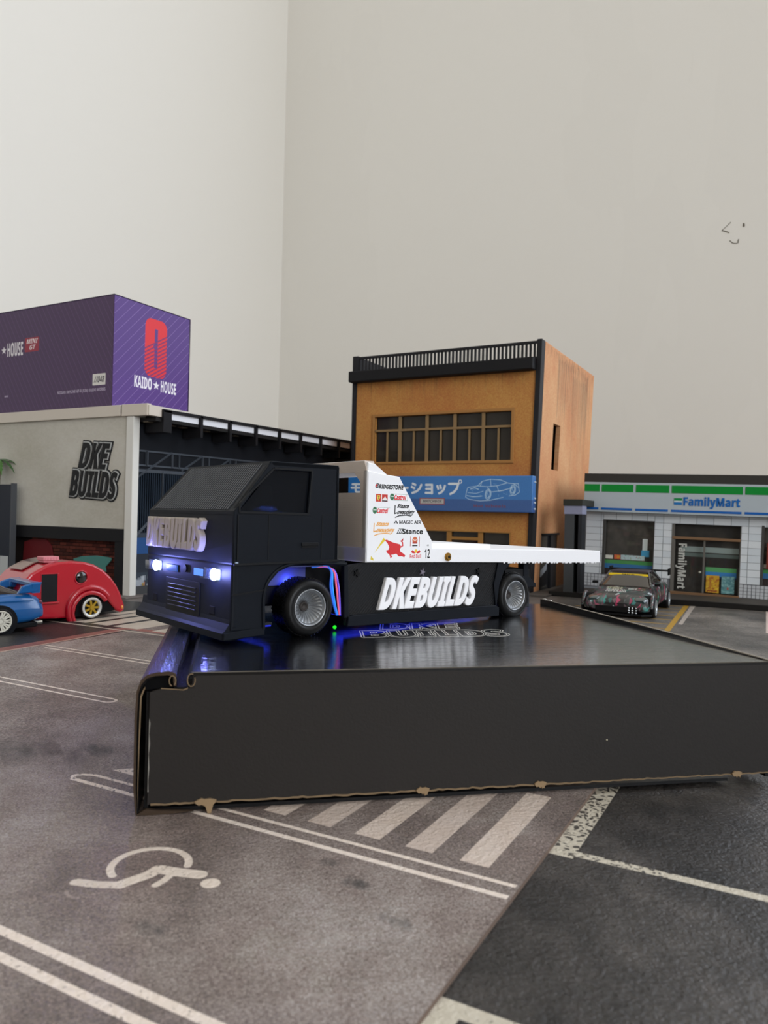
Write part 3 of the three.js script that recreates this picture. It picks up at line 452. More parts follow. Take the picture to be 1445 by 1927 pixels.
  part(t, 'chassis', [B(-13.8, 60, 6, 13.2, -32, -7), B(11, 57, 3.2, 6.2, -36.4, -2.2), B(44, 68, 8.2, 11.2, -33, -6), B(60, 69.2, 9.2, 11.4, -37, -1.6, 0.2)], blackFlat);
  part(t, 'axle', [cyl(0.7, 0.7, 30, 12).rotateX(Math.PI / 2).translate(1.6, 5.65, -19.4), cyl(0.7, 0.7, 30, 12).rotateX(Math.PI / 2).translate(62.2, 5.2, -19.4)], std('#3a3a3c', 0.4, { metalness: 0.7 }));
  part(t, 'rear_bracket', X([[66.6, 13.4], [68.4, 13.3], [68.7, 9.6], [70.8, 7.9], [71.7, 7.5], [71.5, 6.6], [66, 6.8], [63, 7.5], [63.4, 9.3], [66.8, 9.6]], -3.4, -1.4, { bevel: 0.12 }), black);
  part(t, 'mud_flap', [B(66.9, 70.6, 1.5, 5.5, -4.2, -2.6, 0.2), B(64, 69.5, 5.2, 6.4, -5, -3, 0.15)], std('#2b2d31', 0.6));
  // wheels: tyre > rim, hub_cap, tread
  const tyreProf = [[3.6, -0.5], [3.75, -0.12], [4.2, 0.02], [4.8, 0], [5.3, -0.35], [5.55, -0.95], [5.6, -1.3], [5.6, -4.9], [5.4, -5.6], [4.6, -6], [3.6, -6]].map((p) => V2(p[0], p[1]));
  const tyreG = S(new THREE.LatheGeometry(tyreProf, 64).rotateX(Math.PI / 2));
  const treadG = (() => { const g = []; for (let k = 0; k < 46; k++) for (let r = 0; r < 5; r++) { const a = k / 46 * Math.PI * 2, b = new THREE.BoxGeometry(0.5, 0.34, 0.95).rotateY((r % 2 ? 1 : -1) * 0.6).translate(0, 5.62, -1.55 - r * 0.8); b.rotateZ(a + (r % 2 ? 0.06 : 0)); g.push(b); } return S(norm(g)); })();
  const rimG = (() => {
    const nT = 24 * 6, nR = 8, pos = [], idx = [];
    for (let j = 0; j <= nR; j++) for (let i = 0; i <= nT; i++) {
      const u = j / nR, r = 3.25 - u * 2.45, a = i / nT * Math.PI * 2 + u * 0.25, fan = Math.pow(Math.abs(Math.cos(i / 6 * Math.PI)), 1.6);
      pos.push(r * Math.cos(a), r * Math.sin(a), -0.55 - 2.3 * Math.pow(u, 0.9) + 0.42 * fan * Math.sin(Math.PI * Math.min(1, u * 1.1)));
    }
    for (let j = 0; j < nR; j++) for (let i = 0; i < nT; i++) { const a = j * (nT + 1) + i; idx.push(a, a + nT + 1, a + 1, a + 1, a + nT + 1, a + nT + 2); }
    const dish = new THREE.BufferGeometry(); dish.setAttribute('position', new THREE.Float32BufferAttribute(pos, 3)); dish.setIndex(idx); dish.computeVertexNormals();
    const lip = new THREE.LatheGeometry([[3.1, -0.65], [3.28, -0.28], [3.45, -0.08], [3.65, -0.12], [3.72, -0.5]].map((p) => V2(...p)), 48).rotateX(Math.PI / 2);
    return S(norm([dish, lip]));
  })();
  const hubG = S(norm([new THREE.LatheGeometry([[0, -2.75], [0.5, -2.75], [0.62, -2.35], [0.85, -2.3], [1.0, -2.7]].map((p) => V2(...p)), 20).rotateX(Math.PI / 2)]));
  const rubber = std('#141415', 0.38), treadM = std('#0e0e10', 0.3), rimM = std('#94979b', 0.32, { metalness: 0.75 }), hubM = std('#3b3634', 0.6, { metalness: 0.3 });
  for (const [s, y, z, turn] of [[1.65, 5.65, 0.05, 0], [62.2, 5.0, 0, 0], [1.65, 5.65, -38.7, Math.PI], [62.2, 5.0, -38.6, Math.PI]]) {
    const w = new THREE.Group(); w.name = 'wheel'; w.position.set(s * MM, y * MM, z * MM); w.rotation.y = turn; t.add(w);
    part(w, 'tyre', tyreG, rubber); part(w, 'tread', treadG, treadM).userData.kind = 'stuff'; part(w, 'rim', rimG, rimM, 'silver deep dish rim'); part(w, 'hub_cap', hubG, hubM);
  }
  // loose wires behind the front wheel, lit by small LEDs under the cab
  const W = [['#3aa0ff', 0], ['#ff6f8e', 0.7], ['#8a6bff', 1.1], ['#3f7bff', -0.35]];
  for (const [col, o] of W) part(t, 'wire', tube([[3.5 + o, 13.4, -2.2], [6.2, 13.6 - o * 0.2, -1.6], [7.3 + o * 0.6, 12.6, -1.2], [7.4 + o * 1.3, 9.6, -1.0 + o * 0.1], [8.2 + o * 1.1, 6.0, -1.1], [9.2 + o * 0.6, 3.6, -1.5]], 0.2, 40, 8), std(col, 0.35, { emissive: col, emissiveIntensity: 0.22 }), 'thin coloured lamp wire');
  const led = (name, col, e, x, y, z, cd, label) => { part(t, name, new THREE.SphereGeometry(0.2, 12, 8).translate(x, y, z), std('#ffffff', 0.4, { emissive: col, emissiveIntensity: e }), label); const l = new THREE.PointLight(col, cd); l.name = name + '_light'; l.shadow.radius = 0.015; l.castShadow = true; l.position.set(x * MM, y * MM, z * MM); t.add(l); };
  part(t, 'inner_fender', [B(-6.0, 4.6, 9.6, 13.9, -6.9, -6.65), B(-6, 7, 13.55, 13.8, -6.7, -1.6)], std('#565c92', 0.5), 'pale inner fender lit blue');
  led('arch_led', '#4a5cff', 4, 0.2, 10.4, -6.2, 9e-5, 'blue lamp behind the front tyre');
  led('arch_led', '#5a7bff', 4, 7.6, 9.6, -9.0, 8e-5);
  RectAreaLightUniformsLib.init();
  const glow = (x0, x1, z0, z1, y, e, cd) => { // flat blue lamp panel under the truck with an area light just below it
    part(t, 'underglow_lamp', B(x0, x1, y, y + 0.25, z0, z1), std('#0a0d30', 0.4, { emissive: '#2438ff', emissiveIntensity: e }), 'blue glowing lamp strip under the truck');
    const l = new THREE.RectAreaLight('#2a3cff', cd, (x1 - x0) * MM, (z1 - z0) * MM); l.name = 'underglow_light'; l.position.set((x0 + x1) / 2 * MM, (y - 0.05) * MM, (z0 + z1) / 2 * MM); l.rotation.x = -Math.PI / 2; t.add(l);
  };
  glow(13, 55, -9, -4, 2.7, 1.3, 2.2); glow(-13.6, -5.4, -30, -3, 2.2, 0.9, 1.6);
led('cab_led', '#7fa8ff', 14, -6.2, 23.9, -4.0, 4e-4, 'blue lamp behind the side window');
  part(t, 'green_led', new THREE.SphereGeometry(0.4, 12, 8).translate(10.4, 0.7, -4.0), std('#0a3a08', 0.4, { emissive: '#26ff2a', emissiveIntensity: 1.2 }), 'tiny green lamp');
  { seed = 17; const g = new THREE.IcosahedronGeometry(2.2, 3), p = g.attributes.position; for (let i = 0; i < p.count; i++) { const v = V3().fromBufferAttribute(p, i), n = 1 + 0.34 * Math.sin(v.x * 5 + v.y * 3) * Math.sin(v.z * 4 + v.y * 6); p.setXYZ(i, v.x * n * 1.4, v.y * n * 0.8, v.z * n * 0.7); } g.computeVertexNormals(); part(t, 'clear_wrap', g.translate(-6.2, 23.3, -4.4), phys('#cfd8e6', 0.15, { transmission: 0.7, thickness: 0 }), 'crumpled clear plastic in the cab'); }
  part(t, 'seat', [B(-3, 5, 15.2, 24, -16, -3, 0.8), B(3, 6, 18, 30, -16, -3, 0.8), B(-3, 5, 15.2, 24, -35, -22, 0.8), B(3, 6, 18, 30, -35, -22, 0.8)], std('#0c0c0e', 0.8));
}
// ---------- the orange two-storey shop ----------
{
  const t = thing('shop_building', 'orange model shop with black roof railing and long blue sign', 'building', [-198, 0, -435]);
  const ox = -198, oz = -435; // numbers below are table coordinates, moved into the building's own axes
  const L = (g) => g.translate(-ox, 0, -oz);
  const P = (name, g, m, label, parent = t) => part(parent, name, L(Array.isArray(g) ? norm(g) : g), m, label);
  const stain = (base, s0, streaks) => tex(1024, 1024, (c, w, h) => {
    seed = s0; c.fillStyle = base; c.fillRect(0, 0, w, h); overlay(c, cloudy, 0, 0, w, h, 1024, 0.12); overlay(c, cloudy, 0, 0, w, h, 341, 0.06); overlay(c, grainy, 0, 0, w, h, 256, 0.12);
    for (const [x, y, ww, hh, n, a] of streaks) for (let i = 0; i < n; i++) { const px = x + rr(0, ww), g = c.createLinearGradient(0, y, 0, y + hh); g.addColorStop(0, `rgba(52,44,36,${a * rr(0.3, 1)})`); g.addColorStop(1, 'rgba(52,44,36,0)'); c.fillStyle = g; c.fillRect(px, y + rr(0, 20), rr(1, 9), hh * rr(0.3, 1)); }
  });
  const fMap = stain('#bb8040', 41, [[0, 0, 1024, 190, 130, 0.12], [0, 560, 1024, 90, 60, 0.1]]);
  const sMap = stain('#cc9466', 42, [[240, 20, 700, 420, 150, 0.24], [560, 60, 300, 640, 60, 0.2], [0, 0, 1024, 70, 90, 0.5]]);
  const fMat = new THREE.MeshStandardMaterial({ map: fMap, roughness: 0.75 }), sMat = new THREE.MeshStandardMaterial({ map: sMap, roughness: 0.75 });
  const trim = std('#232326', 0.55), dark = std('#141210', 0.5), frameM = std('#a87844', 0.6), mull = std('#8d7350', 0.6);
  const glass = phys('#6a6257', 0.08, { transmission: 0.75, thickness: 0, specularIntensity: 0.35 });
  // facade with its two window openings
  const win = [[-244.6, 80.1], [-150.3, 80.1], [-150.3, 109.8], [-244.6, 109.8]], shopWin = [[-250, 2], [-149.3, 2], [-149.3, 36], [-250, 36]];
  const fg = X([[-260, 0], [-136.6, 0], [-133.4, 139], [-260, 139]], -438, -435, { holes: [win, shopWin] });
  P('facade', planar(fg, 0, 1, -262, -132, 0, 140), fMat);
  const tilt = (g) => { const p = g.attributes.position; for (let i = 0; i < p.count; i++) { const y = p.getY(i); p.setX(i, p.getX(i) + 0.027 * (y - 75)); } g.computeVertexNormals(); return g; };
  const sg = tilt(ZY([[-440.5, 0], [-561, 0], [-566, 152], [-440.5, 151.5]], -137.2, -134.4, { holes: [[[-465.8, 76.3], [-481.2, 76.3], [-482.4, 105.3], [-466.3, 105.3]], [[-452, 1], [-489, 1], [-489.4, 35.6], [-452, 35.6]]] }));
  P('side_wall', planar(sg, 2, 1, -440, -566, 0, 152), sMat);
  P('side_wall', B(-261.6, -259, 0, 150.6, -566, -435), new THREE.MeshStandardMaterial({ map: sMap, roughness: 0.75 }));
  P('rear_wall', B(-259, -138, 0, 150, -566, -563), sMat);
  P('roof', B(-259, -137.5, 132, 134, -563, -438), dark);
  P('parapet_lining', [B(-259, -258.3, 134, 150.8, -563, -436), B(-258.3, -139, 134, 150, -563, -562.3)], trim);
  P('corner_trim', tilt(B(-137.4, -134.3, 0, 151.6, -441.4, -434.2, 0.3)), trim, 'black corner strip'); P('corner_trim', [B(-262.2, -260.2, 0, 151, -436.6, -434.2, 0.3), B(-260.2, -258.9, 0, 139, -435.2, -434.4)], trim, 'black corner strip');
  P('ledge', B(-262.2, -135.9, 133, 140.3, -438, -428.5, 0.8), std('#1d1d1f', 0.7));
  P('railing', [B(-259.5, -134.8, 148.9, 150.6, -435.4, -433.8, 0.3), B(-259.5, -134.8, 139.9, 141.2, -435.4, -433.8, 0.3), B(-262, -257.6, 139, 151.2, -436, -433.6, 0.3)], trim);
  for (let k = 0; k < 49; k++) P('baluster', B(-257.4 + k * 2.5, -256.25 + k * 2.5, 141, 149.2, -435.1, -434.1), trim);
  // upper window: raised frame, mullions, fifteen panes
  P('window_frame', X([[-246.2, 78.6], [-148.5, 78.2], [-148.1, 111.8], [-246.2, 111.6]], -435.6, -434.2, { holes: [win], bevel: 0.2 }), frameM, 'orange raised frame around the upper window');
  P('window_backing', B(-246, -149, 79, 111, -449, -448), std('#15120e', 0.9));
  const cols = [-244.6, -226.2, -206.9, -187.6, -168.6, -150.3], mids = [-235.6, -216.3, -197.2, -177.8, -158.8];
  for (let i = 1; i < 5; i++) P('mullion', B(cols[i] - 0.9, cols[i] + 0.9, 80.1, 109.8, -436.8, -435.4), mull);
  P('transom', B(-244.6, -150.3, 100, 101.4, -436.7, -435.3), mull);
  for (const m of mids) P('glazing_bar', B(m - 0.5, m + 0.5, 80.1, 100, -436.9, -435.9), mull);
  for (let i = 0; i < 5; i++) {
    const a = cols[i], b = cols[i + 1], m = mids[i];
    for (const [x0, x1, y0, y1] of [[a, b, 101.4, 109.8], [a, m, 80.1, 100], [m, b, 80.1, 100]]) P('pane', B(x0 + 0.6, x1 - 0.6, y0, y1, -437.6, -437.4), glass);
    P('curtain', X([[a + 0.9, 80.2], [a + 1.6 + i, 80.2], [a + 0.9 + i * 0.6, 108], [a + 0.9, 108]], -442, -441.6), std('#4a4134', 0.9));
  }
  // shop front under the sign
  P('shop_backing', B(-252, -148, 1, 37, -450, -449), tex2('#1b1712'));
  P('shop_frame', [B(-191.2, -188.2, 2, 36, -436.6, -435.2), B(-170.2, -167.3, 2, 36, -436.6, -435.2), B(-188.2, -170.2, 31, 32.8, -436.5, -435.3), B(-149.9, -149.2, 2, 36.2, -436, -434.6), B(-250, -149.2, 36, 36.6, -436, -434.6), B(-214, -211, 2, 36, -436.6, -435.2), B(-232, -229, 2, 36, -436.6, -435.2)], std('#a5773f', 0.6));
  for (const [a, b] of [[-250, -232], [-229, -214], [-211, -191.2], [-188.2, -170.2], [-167.3, -149.9]]) P('shop_pane', B(a, b, 2, 36, -437.4, -437.2), glass);
  function tex2(hex) { return new THREE.MeshStandardMaterial({ roughness: 0.8, map: tex(512, 256, (c, w, h) => { seed = 8; c.fillStyle = hex; c.fillRect(0, 0, w, h); for (let i = 0; i < 60; i++) { c.fillStyle = `rgba(${rr(40, 130) | 0},${rr(40, 110) | 0},${rr(40, 110) | 0},0.25)`; c.fillRect(rnd() * w, rnd() * h, rr(8, 50), rr(3, 16)); } }) }); }
  // the blue sign with its katakana and car sketch
  const sign = tex(2048, 352, (c, w, h) => {
    const k = w / 126; c.fillStyle = '#2b72b8'; c.fillRect(0, 0, w, h); c.fillStyle = 'rgba(38,64,122,0.55)'; c.fillRect(0, h * 0.66, w, h * 0.34); overlay(c, grainy, 0, 0, w, h, 256, 0.06);
    const X0 = (x) => (x + 259.9) * k, Y0 = (y) => (70.3 - y) * k, W = '#dde4ea';
    const st = (pts, lw = 1.5) => line(c, pts.map(([a, b]) => [X0(a), Y0(b)]), lw * k, W, 'butt');
    const dx = (px) => -259.9 + (px - 57) / (1420 - 57) * 125.7; // sign photographed as a flat strip
    const kata = (x, y, u, strokes) => strokes.forEach((s) => line(c, s.map(([a, b]) => [X0(x + a * u), Y0(y + b * u)]), 1.45 * k, W, 'round'));
    kata(-257.2, 59.6, 0.9, [[[0.8, 6.2], [7.6, 6.2]], [[0, 3.6], [8.2, 3.6]], [[3.6, 6.2], [3.5, 1.4], [4.4, 0.4], [7.6, 0.5]]]);
    kata(-247.6, 59.6, 0.9, [[[0.5, 3.6], [8, 3.6]]]); kata(-236.4, 59.6, 0.95, [[[2.8, 7.2], [1.8, 5], [0.2, 3]], [[2.4, 5.9], [6.8, 5.9], [5.6, 2.8], [3.8, 0.9], [1.2, -0.3]], [[2.4, 3.9], [5.2, 2.4]]]); kata(-222, 59.6, 0.9, [[[0, 3.6], [7, 3.6]]]);
    kata(-213, 59.4, 0.9, [[[1, 6.9], [3, 6.0]], [[0.2, 4.6], [2.2, 3.6]], [[0.8, 0.4], [4, 1.4], [6.4, 3.4], [7.6, 6]]]);
    kata(-203.3, 59.4, 0.82, [[[0.6, 6.6], [5.6, 6.6], [5.6, 0.2]], [[0.8, 3.6], [5.6, 3.6]], [[0.4, 0.5], [5.8, 0.5]]]);
    kata(-195.4, 59.4, 0.8, [[[0.4, 5.8], [1.2, 3.8]], [[2.8, 6.2], [3.5, 4.2]], [[6.8, 6.0], [5.8, 3], [3.8, 1], [2, 0.2]]]);
    kata(-187.5, 59.4, 0.95, [[[0.3, 6.4], [6.8, 6.4], [5.8, 3.2], [3.8, 1], [1.4, -0.2]]]); c.strokeStyle = W; c.lineWidth = 0.6 * k; c.beginPath(); c.arc(X0(-179.8), Y0(66.8), 1.0 * k, 0, 7); c.stroke();
    const plate = (x0, x1, y0, y1) => { c.fillStyle = '#8d4a58'; c.fillRect(X0(x0 - 0.7), Y0(y1 + 0.7), (x1 - x0 + 1.4) * k, (y1 - y0 + 1.4) * k); c.fillStyle = '#b9b6b2'; c.fillRect(X0(x0), Y0(y1), (x1 - x0) * k, (y1 - y0) * k); };
    plate(-206.5, -190.5, 53.2, 56.0); { const f = 2.3 * k; c.font = `bold ${f}px sans-serif`; const m = c.measureText('MATCHBOX').width; ctext(c, 'MATCHBOX', X0(-205), Y0(53.8), f, { color: '#3a3f48', sx: 13 * k / m, skew: 0.15 }); }
    { const f = 2.4 * k; c.font = `bold ${f}px sans-serif`; const m = c.measureText('Hot Wheels').width; ctext(c, 'Hot Wheels', X0(-171), Y0(51.2), f, { color: '#6a3350', sx: 21 * k / m }); }
    const sk = (pts, lw = 0.42, a = 0.8) => line(c, pts.map(([a2, b]) => [X0(-176.5 + a2 * 0.0905), Y0(68.7 - b * 0.0905)]), lw * k, `rgba(200,222,238,${a})`, 'round');
    sk([[10, 90], [20, 60], [90, 50], [120, 20], [180, 5], [250, 10], [300, 30], [340, 35], [375, 60], [380, 90], [350, 110], [310, 115]]); sk([[10, 90], [5, 125], [30, 140], [110, 150], [180, 145], [270, 125]]); sk([[95, 50], [160, 55], [230, 48], [290, 32]]); sk([[120, 22], [110, 48]]); sk([[180, 6], [185, 52]], 0.35); sk([[160, 56], [180, 90], [270, 80], [330, 60]], 0.35); sk([[20, 95], [80, 100], [130, 85]], 0.35); sk([[40, 70], [70, 62], [95, 72]], 0.6); sk([[15, 115], [60, 122], [120, 118]], 0.5); sk([[225, 50], [240, 85], [300, 70]], 0.35); sk([[340, 36], [372, 34], [376, 58]], 0.4);
    for (const [x, y, r] of [[165, 105, 34], [335, 75, 30]]) { c.strokeStyle = 'rgba(200,222,238,0.75)'; c.lineWidth = 0.5 * k; for (const q of [1, 0.7]) { c.beginPath(); c.ellipse(X0(-176.5 + x * 0.0905), Y0(68.7 - y * 0.0905), r * q * 0.6 * 0.0905 * k, r * q * 0.0905 * k, 0.1, 0, 7); c.stroke(); } sk([[x - 10, y - 18], [x + 8, y + 20]], 0.4, 0.6); }
    for (let i = 0; i < 14; i++) sk([[rr(20, 360), rr(30, 120)], [rr(20, 360), rr(30, 120)]].map((p, j, a) => (j ? [a[0][0] + rr(-30, 30), a[0][1] + rr(-14, 14)] : p)), 0.3, 0.35);
  });
  P('sign_board', planar(B(-259.9, -134.1, 48.5, 70.3, -434.2, -428, 0.5), 0, 1, -259.9, -133.9, 48.6, 70.3), new THREE.MeshPhysicalMaterial({ map: sign, roughness: 0.3, clearcoat: 0.25 }), 'blue sign with white katakana and a car sketch');
  for (const y of [66.6, 57.0, 54.4, 50.8]) P('sign_clip', cyl(0.55, 0.55, 1.0, 10).rotateZ(Math.PI / 2).translate(-133.8, y, -431.5), std('#d5dbe2', 0.3));
  // side window slot and side door
  P('side_window', B(-139.5, -138.8, 74, 107, -484, -464), std('#1a1a1c', 0.5));
  const door = tex(512, 512, (c, w, h) => { seed = 4; c.fillStyle = '#2a2a2c'; c.fillRect(0, 0, w, h); c.fillStyle = '#55524c'; c.fillRect(20, 20, 190, 470); for (let i = 0; i < 40; i++) { c.fillStyle = `rgba(${rr(60, 150) | 0},${rr(60, 140) | 0},${rr(60, 130) | 0},0.4)`; c.fillRect(rr(20, 190), rr(20, 200), rr(4, 26), rr(3, 14)); } fillp(c, [[20, 330], [210, 270], [210, 330], [20, 395]], '#a9b0ba'); fillp(c, [[20, 395], [210, 335], [210, 470], [20, 490]], '#1d1e22'); c.fillStyle = '#232327'; c.fillRect(225, 14, 275, 484); });
  P('door', planar(B(-136.9, -136.2, 1, 35.6, -489.2, -452), 2, 1, -452, -489.2, 1, 35.6), new THREE.MeshStandardMaterial({ map: door, roughness: 0.5 }), 'dark side door with a pale diagonal stripe');
  P('door_frame', [B(-136.4, -134.6, 1, 35.9, -471.2, -469.8), B(-136.4, -134.6, 35, 36.2, -489.6, -451.6)], trim);
  P('pavement', B(-263, -124, 0, 1.2, -570, -424), std('#5c5652', 0.8));
}
// ---------- dark gate booth between the shop and the white store ----------
{
  const t = thing('gate_booth', 'narrow grey booth with a flat black canopy beside the orange shop', 'booth', [-112, 0, -445]);
  const L = (g) => norm(Array.isArray(g) ? g : [g]).translate(112, 0, 445);
  part(t, 'canopy', L(B(-118.4, -107.2, 53.2, 56.9, -486, -437, 0.2)), std('#33342f', 0.6));
  part(t, 'lintel', L(B(-117.9, -107.4, 48.3, 53.2, -448, -437.6)), std('#8d8fa6', 0.6), 'pale lilac lintel band');
  part(t, 'post', L(B(-117.6, -112.1, 0, 48.3, -447, -438)), std('#46484a', 0.6));
  part(t, 'post', L(B(-109.6, -107.6, 0, 48.3, -447, -438)), std('#2b2c30', 0.6));
  part(t, 'doorway', L(B(-112.1, -109.6, 0, 48.3, -447, -444)), std('#0b0a0d', 0.8));
}
// ---------- the white convenience store ----------
{
  const t = thing('convenience_store', 'white tiled model convenience store with green and blue stripes', 'store', [-63, 0, -472]);
  const lean = new THREE.Matrix4().makeTranslation(0, 0, 0).multiply(new THREE.Matrix4().makeRotationZ(-0.0175));
  const L = (g) => g.translate(63, 0, 472).applyMatrix4(lean);
  const P = (name, g, m, label, parent = t) => part(parent, name, L(Array.isArray(g) ? norm(g) : g), m, label);
  const wallM = std('#aeb4b9', 0.55), tileM = [std('#d9dfe4', 0.4), std('#d3dae0', 0.4), std('#dde2e6', 0.42)], grout = std('#8d9297', 0.8), darkM = std('#262523', 0.5), bronze = std('#8a6a4e', 0.4, { metalness: 0.3 });
  const R = 62, x0 = -114.5; // the front runs on past the right edge of the picture
  const holes = [[[-103.4, 11.4], [-73.4, 11.4], [-73.4, 45], [-103.4, 45]], [[-63.4, 2.6], [-26.6, 2.6], [-26.6, 44.1], [-63.4, 44.1]], [[-16.2, 11], [14, 11], [14, 44], [-16.2, 44]]];
  P('wall', X([[x0, 0.2], [R, 0.2], [R, 72.6], [x0, 72.6]], -475, -472, { holes }), grout);
  // wall tiles, each its own piece, cut around the openings
  const tw = 9.1, th = 4.08, clipT = (a, b, c, d) => {
    let rects = [[a, b, c, d]];
    for (const h of holes) { const [hx0, hx1, hy0, hy1] = [h[0][0], h[1][0], h[0][1], h[2][1]]; rects = rects.flatMap(([p, q, r, s]) => {
      if (q <= hx0 || p >= hx1 || s <= hy0 || r >= hy1) return [[p, q, r, s]];
      const o = []; if (p < hx0) o.push([p, hx0, r, s]); if (q > hx1) o.push([hx1, q, r, s]); const u = Math.max(p, hx0), v = Math.min(q, hx1); if (s > hy1) o.push([u, v, hy1, s]); if (r < hy0) o.push([u, v, r, hy0]); return o; }); }
    return rects.filter(([p, q, r, s]) => q - p > 0.5 && s - r > 0.5);
  };
  seed = 61; const wallMesh = t.children[0];
  for (let x = -113.9; x < 20; x += tw) for (let y = 11.6; y < 49; y += th) for (const [a, b, c, d] of clipT(x, x + tw, y, Math.min(y + th, 49.6))) P('tile', B(a + 0.14, b - 0.14, c + 0.12, d - 0.12, -472.1, -471.75), tileM[(rnd() * 3) | 0], undefined, wallMesh);
  const small = []; for (let x = -114; x < 20; x += 2.13) for (let k = 0; k < 4; k++) { const a = x + 0.18, b = x + 1.95; if ((b > -63.4 && a < -26.6)) continue; small.push(B(a, b, 4.0 + k * 1.85, 5.6 + k * 1.85, -472.1, -471.7)); }
  { const m = P('plinth_tiles', small, std('#c2c5c9', 0.45)); m.userData.kind = 'stuff'; }
  P('plinth_backing', [B(x0, -63.4, 3.4, 11.4, -472.4, -471.95), B(-26.6, R, 3.4, 11.4, -472.4, -471.95)], std('#6f7176', 0.8));
  // fascia
  P('fascia', B(x0, R, 49.6, 67.6, -475, -466, 0.3), std('#b3bdc4', 0.45), 'pale fascia with stripes');
  P('parapet', B(x0 - 0.3, R, 67.4, 72.9, -476, -466.6, 0.3), std('#3a3835', 0.6));
  const gm = std('#0d8a35', 0.45), bm = std('#1c5fae', 0.45), xs = [[x0 + 0.2, -105.2], [-103.9, -85.4], [-83.9, -65.2], [-63.8, -26.3], [-25.1, 12], [13.4, 32]];
  for (const [a, b] of xs) { P('green_stripe', B(a, b, 61.9, 66.3, -466.1, -465.8), gm); P('blue_stripe', B(a + 0.1, b - 0.3, 50.9, 52.2, -466.1, -465.8), bm); }
  P('sign_lettering', flatText('FamilyMart', 4.7, 30.2, { depth: 0.25, grow: 0.1, bevel: 0 }).translate(-57.6, 54.9, -466), std('#2066b0', 0.45), 'blue shop name lettering');
  P('sign_emblem', [B(-62.3, -58.0, 57.6, 59.0, -466.05, -465.75)], std('#188a4a', 0.45)); P('sign_emblem', [B(-62.3, -58.0, 55.2, 56.6, -466.05, -465.75)], std('#1f72b8', 0.45)); P('sign_emblem', [B(-62.3, -58.0, 56.6, 57.6, -466.05, -465.8)], std('#c6d4da', 0.45));
  // inside prints behind the glazing
  const inside = (s0, shelves) => tex(512, 512, (c, w, h) => {
    seed = s0; c.fillStyle = '#3a3630'; c.fillRect(0, 0, w, h); overlay(c, cloudy, 0, 0, w, h, 300, 0.35);
    for (let i = 0; i < 26; i++) { c.fillStyle = `rgba(${rr(70, 120) | 0},${rr(66, 110) | 0},${rr(55, 95) | 0},0.22)`; c.fillRect(rr(0, w), rr(40, 280), rr(10, 90), rr(4, 40)); }
    if (shelves) { c.fillStyle = '#d3dcda'; c.fillRect(395, 165, 50, 105); c.fillStyle = '#46a0cc'; c.fillRect(385, 270, 80, 60); c.fillStyle = '#b9cfd2'; c.fillRect(180, 322, 240, 44); c.fillStyle = '#e6e4d8'; c.fillRect(22, 330, 76, 34); c.fillStyle = '#e0653a'; c.fillRect(112, 324, 64, 40); c.fillStyle = '#d79a2e'; c.fillRect(140, 330, 26, 26); for (let i = 0; i < 30; i++) { c.fillStyle = `rgba(${rr(90, 210) | 0},${rr(90, 200) | 0},${rr(90, 180) | 0},0.6)`; c.fillRect(rr(180, 410), rr(322, 362), rr(4, 14), rr(4, 12)); } }
    c.fillStyle = '#45924f'; c.fillRect(0, 374, w, 34); c.fillStyle = '#2f6fa6'; c.fillRect(0, 408, w, 44); c.fillStyle = '#2a1b1a'; c.fillRect(0, 452, w, 60);
  });
  const glassM = phys('#ffffff', 0.04, { transmission: 1, thickness: 0, specularIntensity: 0.25 });
  for (const [i, [a, b]] of [[-103.4, -73.4], [-16.2, 14]].entries()) {
    const m = new THREE.MeshStandardMaterial({ map: inside(70 + i, true), roughness: 0.7 });
    const w = P('store_window', [B(a, a + 1.3, 11.4, 45, -474, -471.6), B(b - 0.4, b, 11.4, 45, -474, -471.9), B(a, b, 44.4, 45, -474, -471.9)], std('#4a4947', 0.5));
    P('window_print', Q(a + 0.2, b - 0.2, 11.4, 45, -474.6), m, undefined, w); P('pane', B(a + 1.2, b - 0.3, 11.5, 44.6, -473.2, -473.0), glassM, undefined, w);
  }
  P('window_poster', Q(-13.4, -2, 21, 35.5, -472.9), new THREE.MeshStandardMaterial({ roughness: 0.7, map: tex(128, 160, (c, w, h) => { seed = 9; c.fillStyle = '#7a2a1c'; c.fillRect(0, 0, w, h); for (let i = 0; i < 26; i++) { c.fillStyle = `rgba(${rr(150, 230) | 0},${rr(70, 140) | 0},${rr(40, 80) | 0},0.7)`; c.fillRect(rr(6, 110), rr(10, 140), rr(6, 30), rr(4, 10)); } }) }), 'red food poster');
  const door = P('store_door', [B(-63.4, -62.2, 2.6, 44, -474, -471.5), B(-27.0, -26.6, 2.6, 44, -474, -471.8), B(-62.3, -61.6, 3, 35, -473, -471.9), B(-46.2, -45.2, 3, 35, -473.4, -472.6)], std('#6a6762', 0.45));
  P('door_print', Q(-63, -26.8, 2.6, 44, -474.7), new THREE.MeshStandardMaterial({ roughness: 0.7, map: tex(512, 512, (c, w, h) => { seed = 14; c.fillStyle = '#272420'; c.fillRect(0, 0, w, h); overlay(c, cloudy, 0, 0, w, h, 280, 0.3); c.fillStyle = '#8c9a96'; c.fillRect(60, 158, 440, 40); c.fillStyle = '#5a6864'; c.fillRect(60, 205, 440, 26); for (let i = 0; i < 40; i++) { c.fillStyle = `rgba(${rr(20, 70) | 0},${rr(18, 50) | 0},${rr(16, 40) | 0},0.5)`; c.fillRect(rr(60, 480), rr(230, 330), rr(6, 26), rr(20, 90)); } c.fillStyle = '#5aa566'; c.fillRect(258, 300, 230, 32); c.fillStyle = '#347fc0'; c.fillRect(258, 332, 230, 34); c.fillStyle = '#1a3b66'; c.fillRect(258, 366, 230, 14); }) }), undefined, door);
  P('pane', B(-62, -27, 3.6, 35, -473.9, -473.7), glassM, undefined, door);
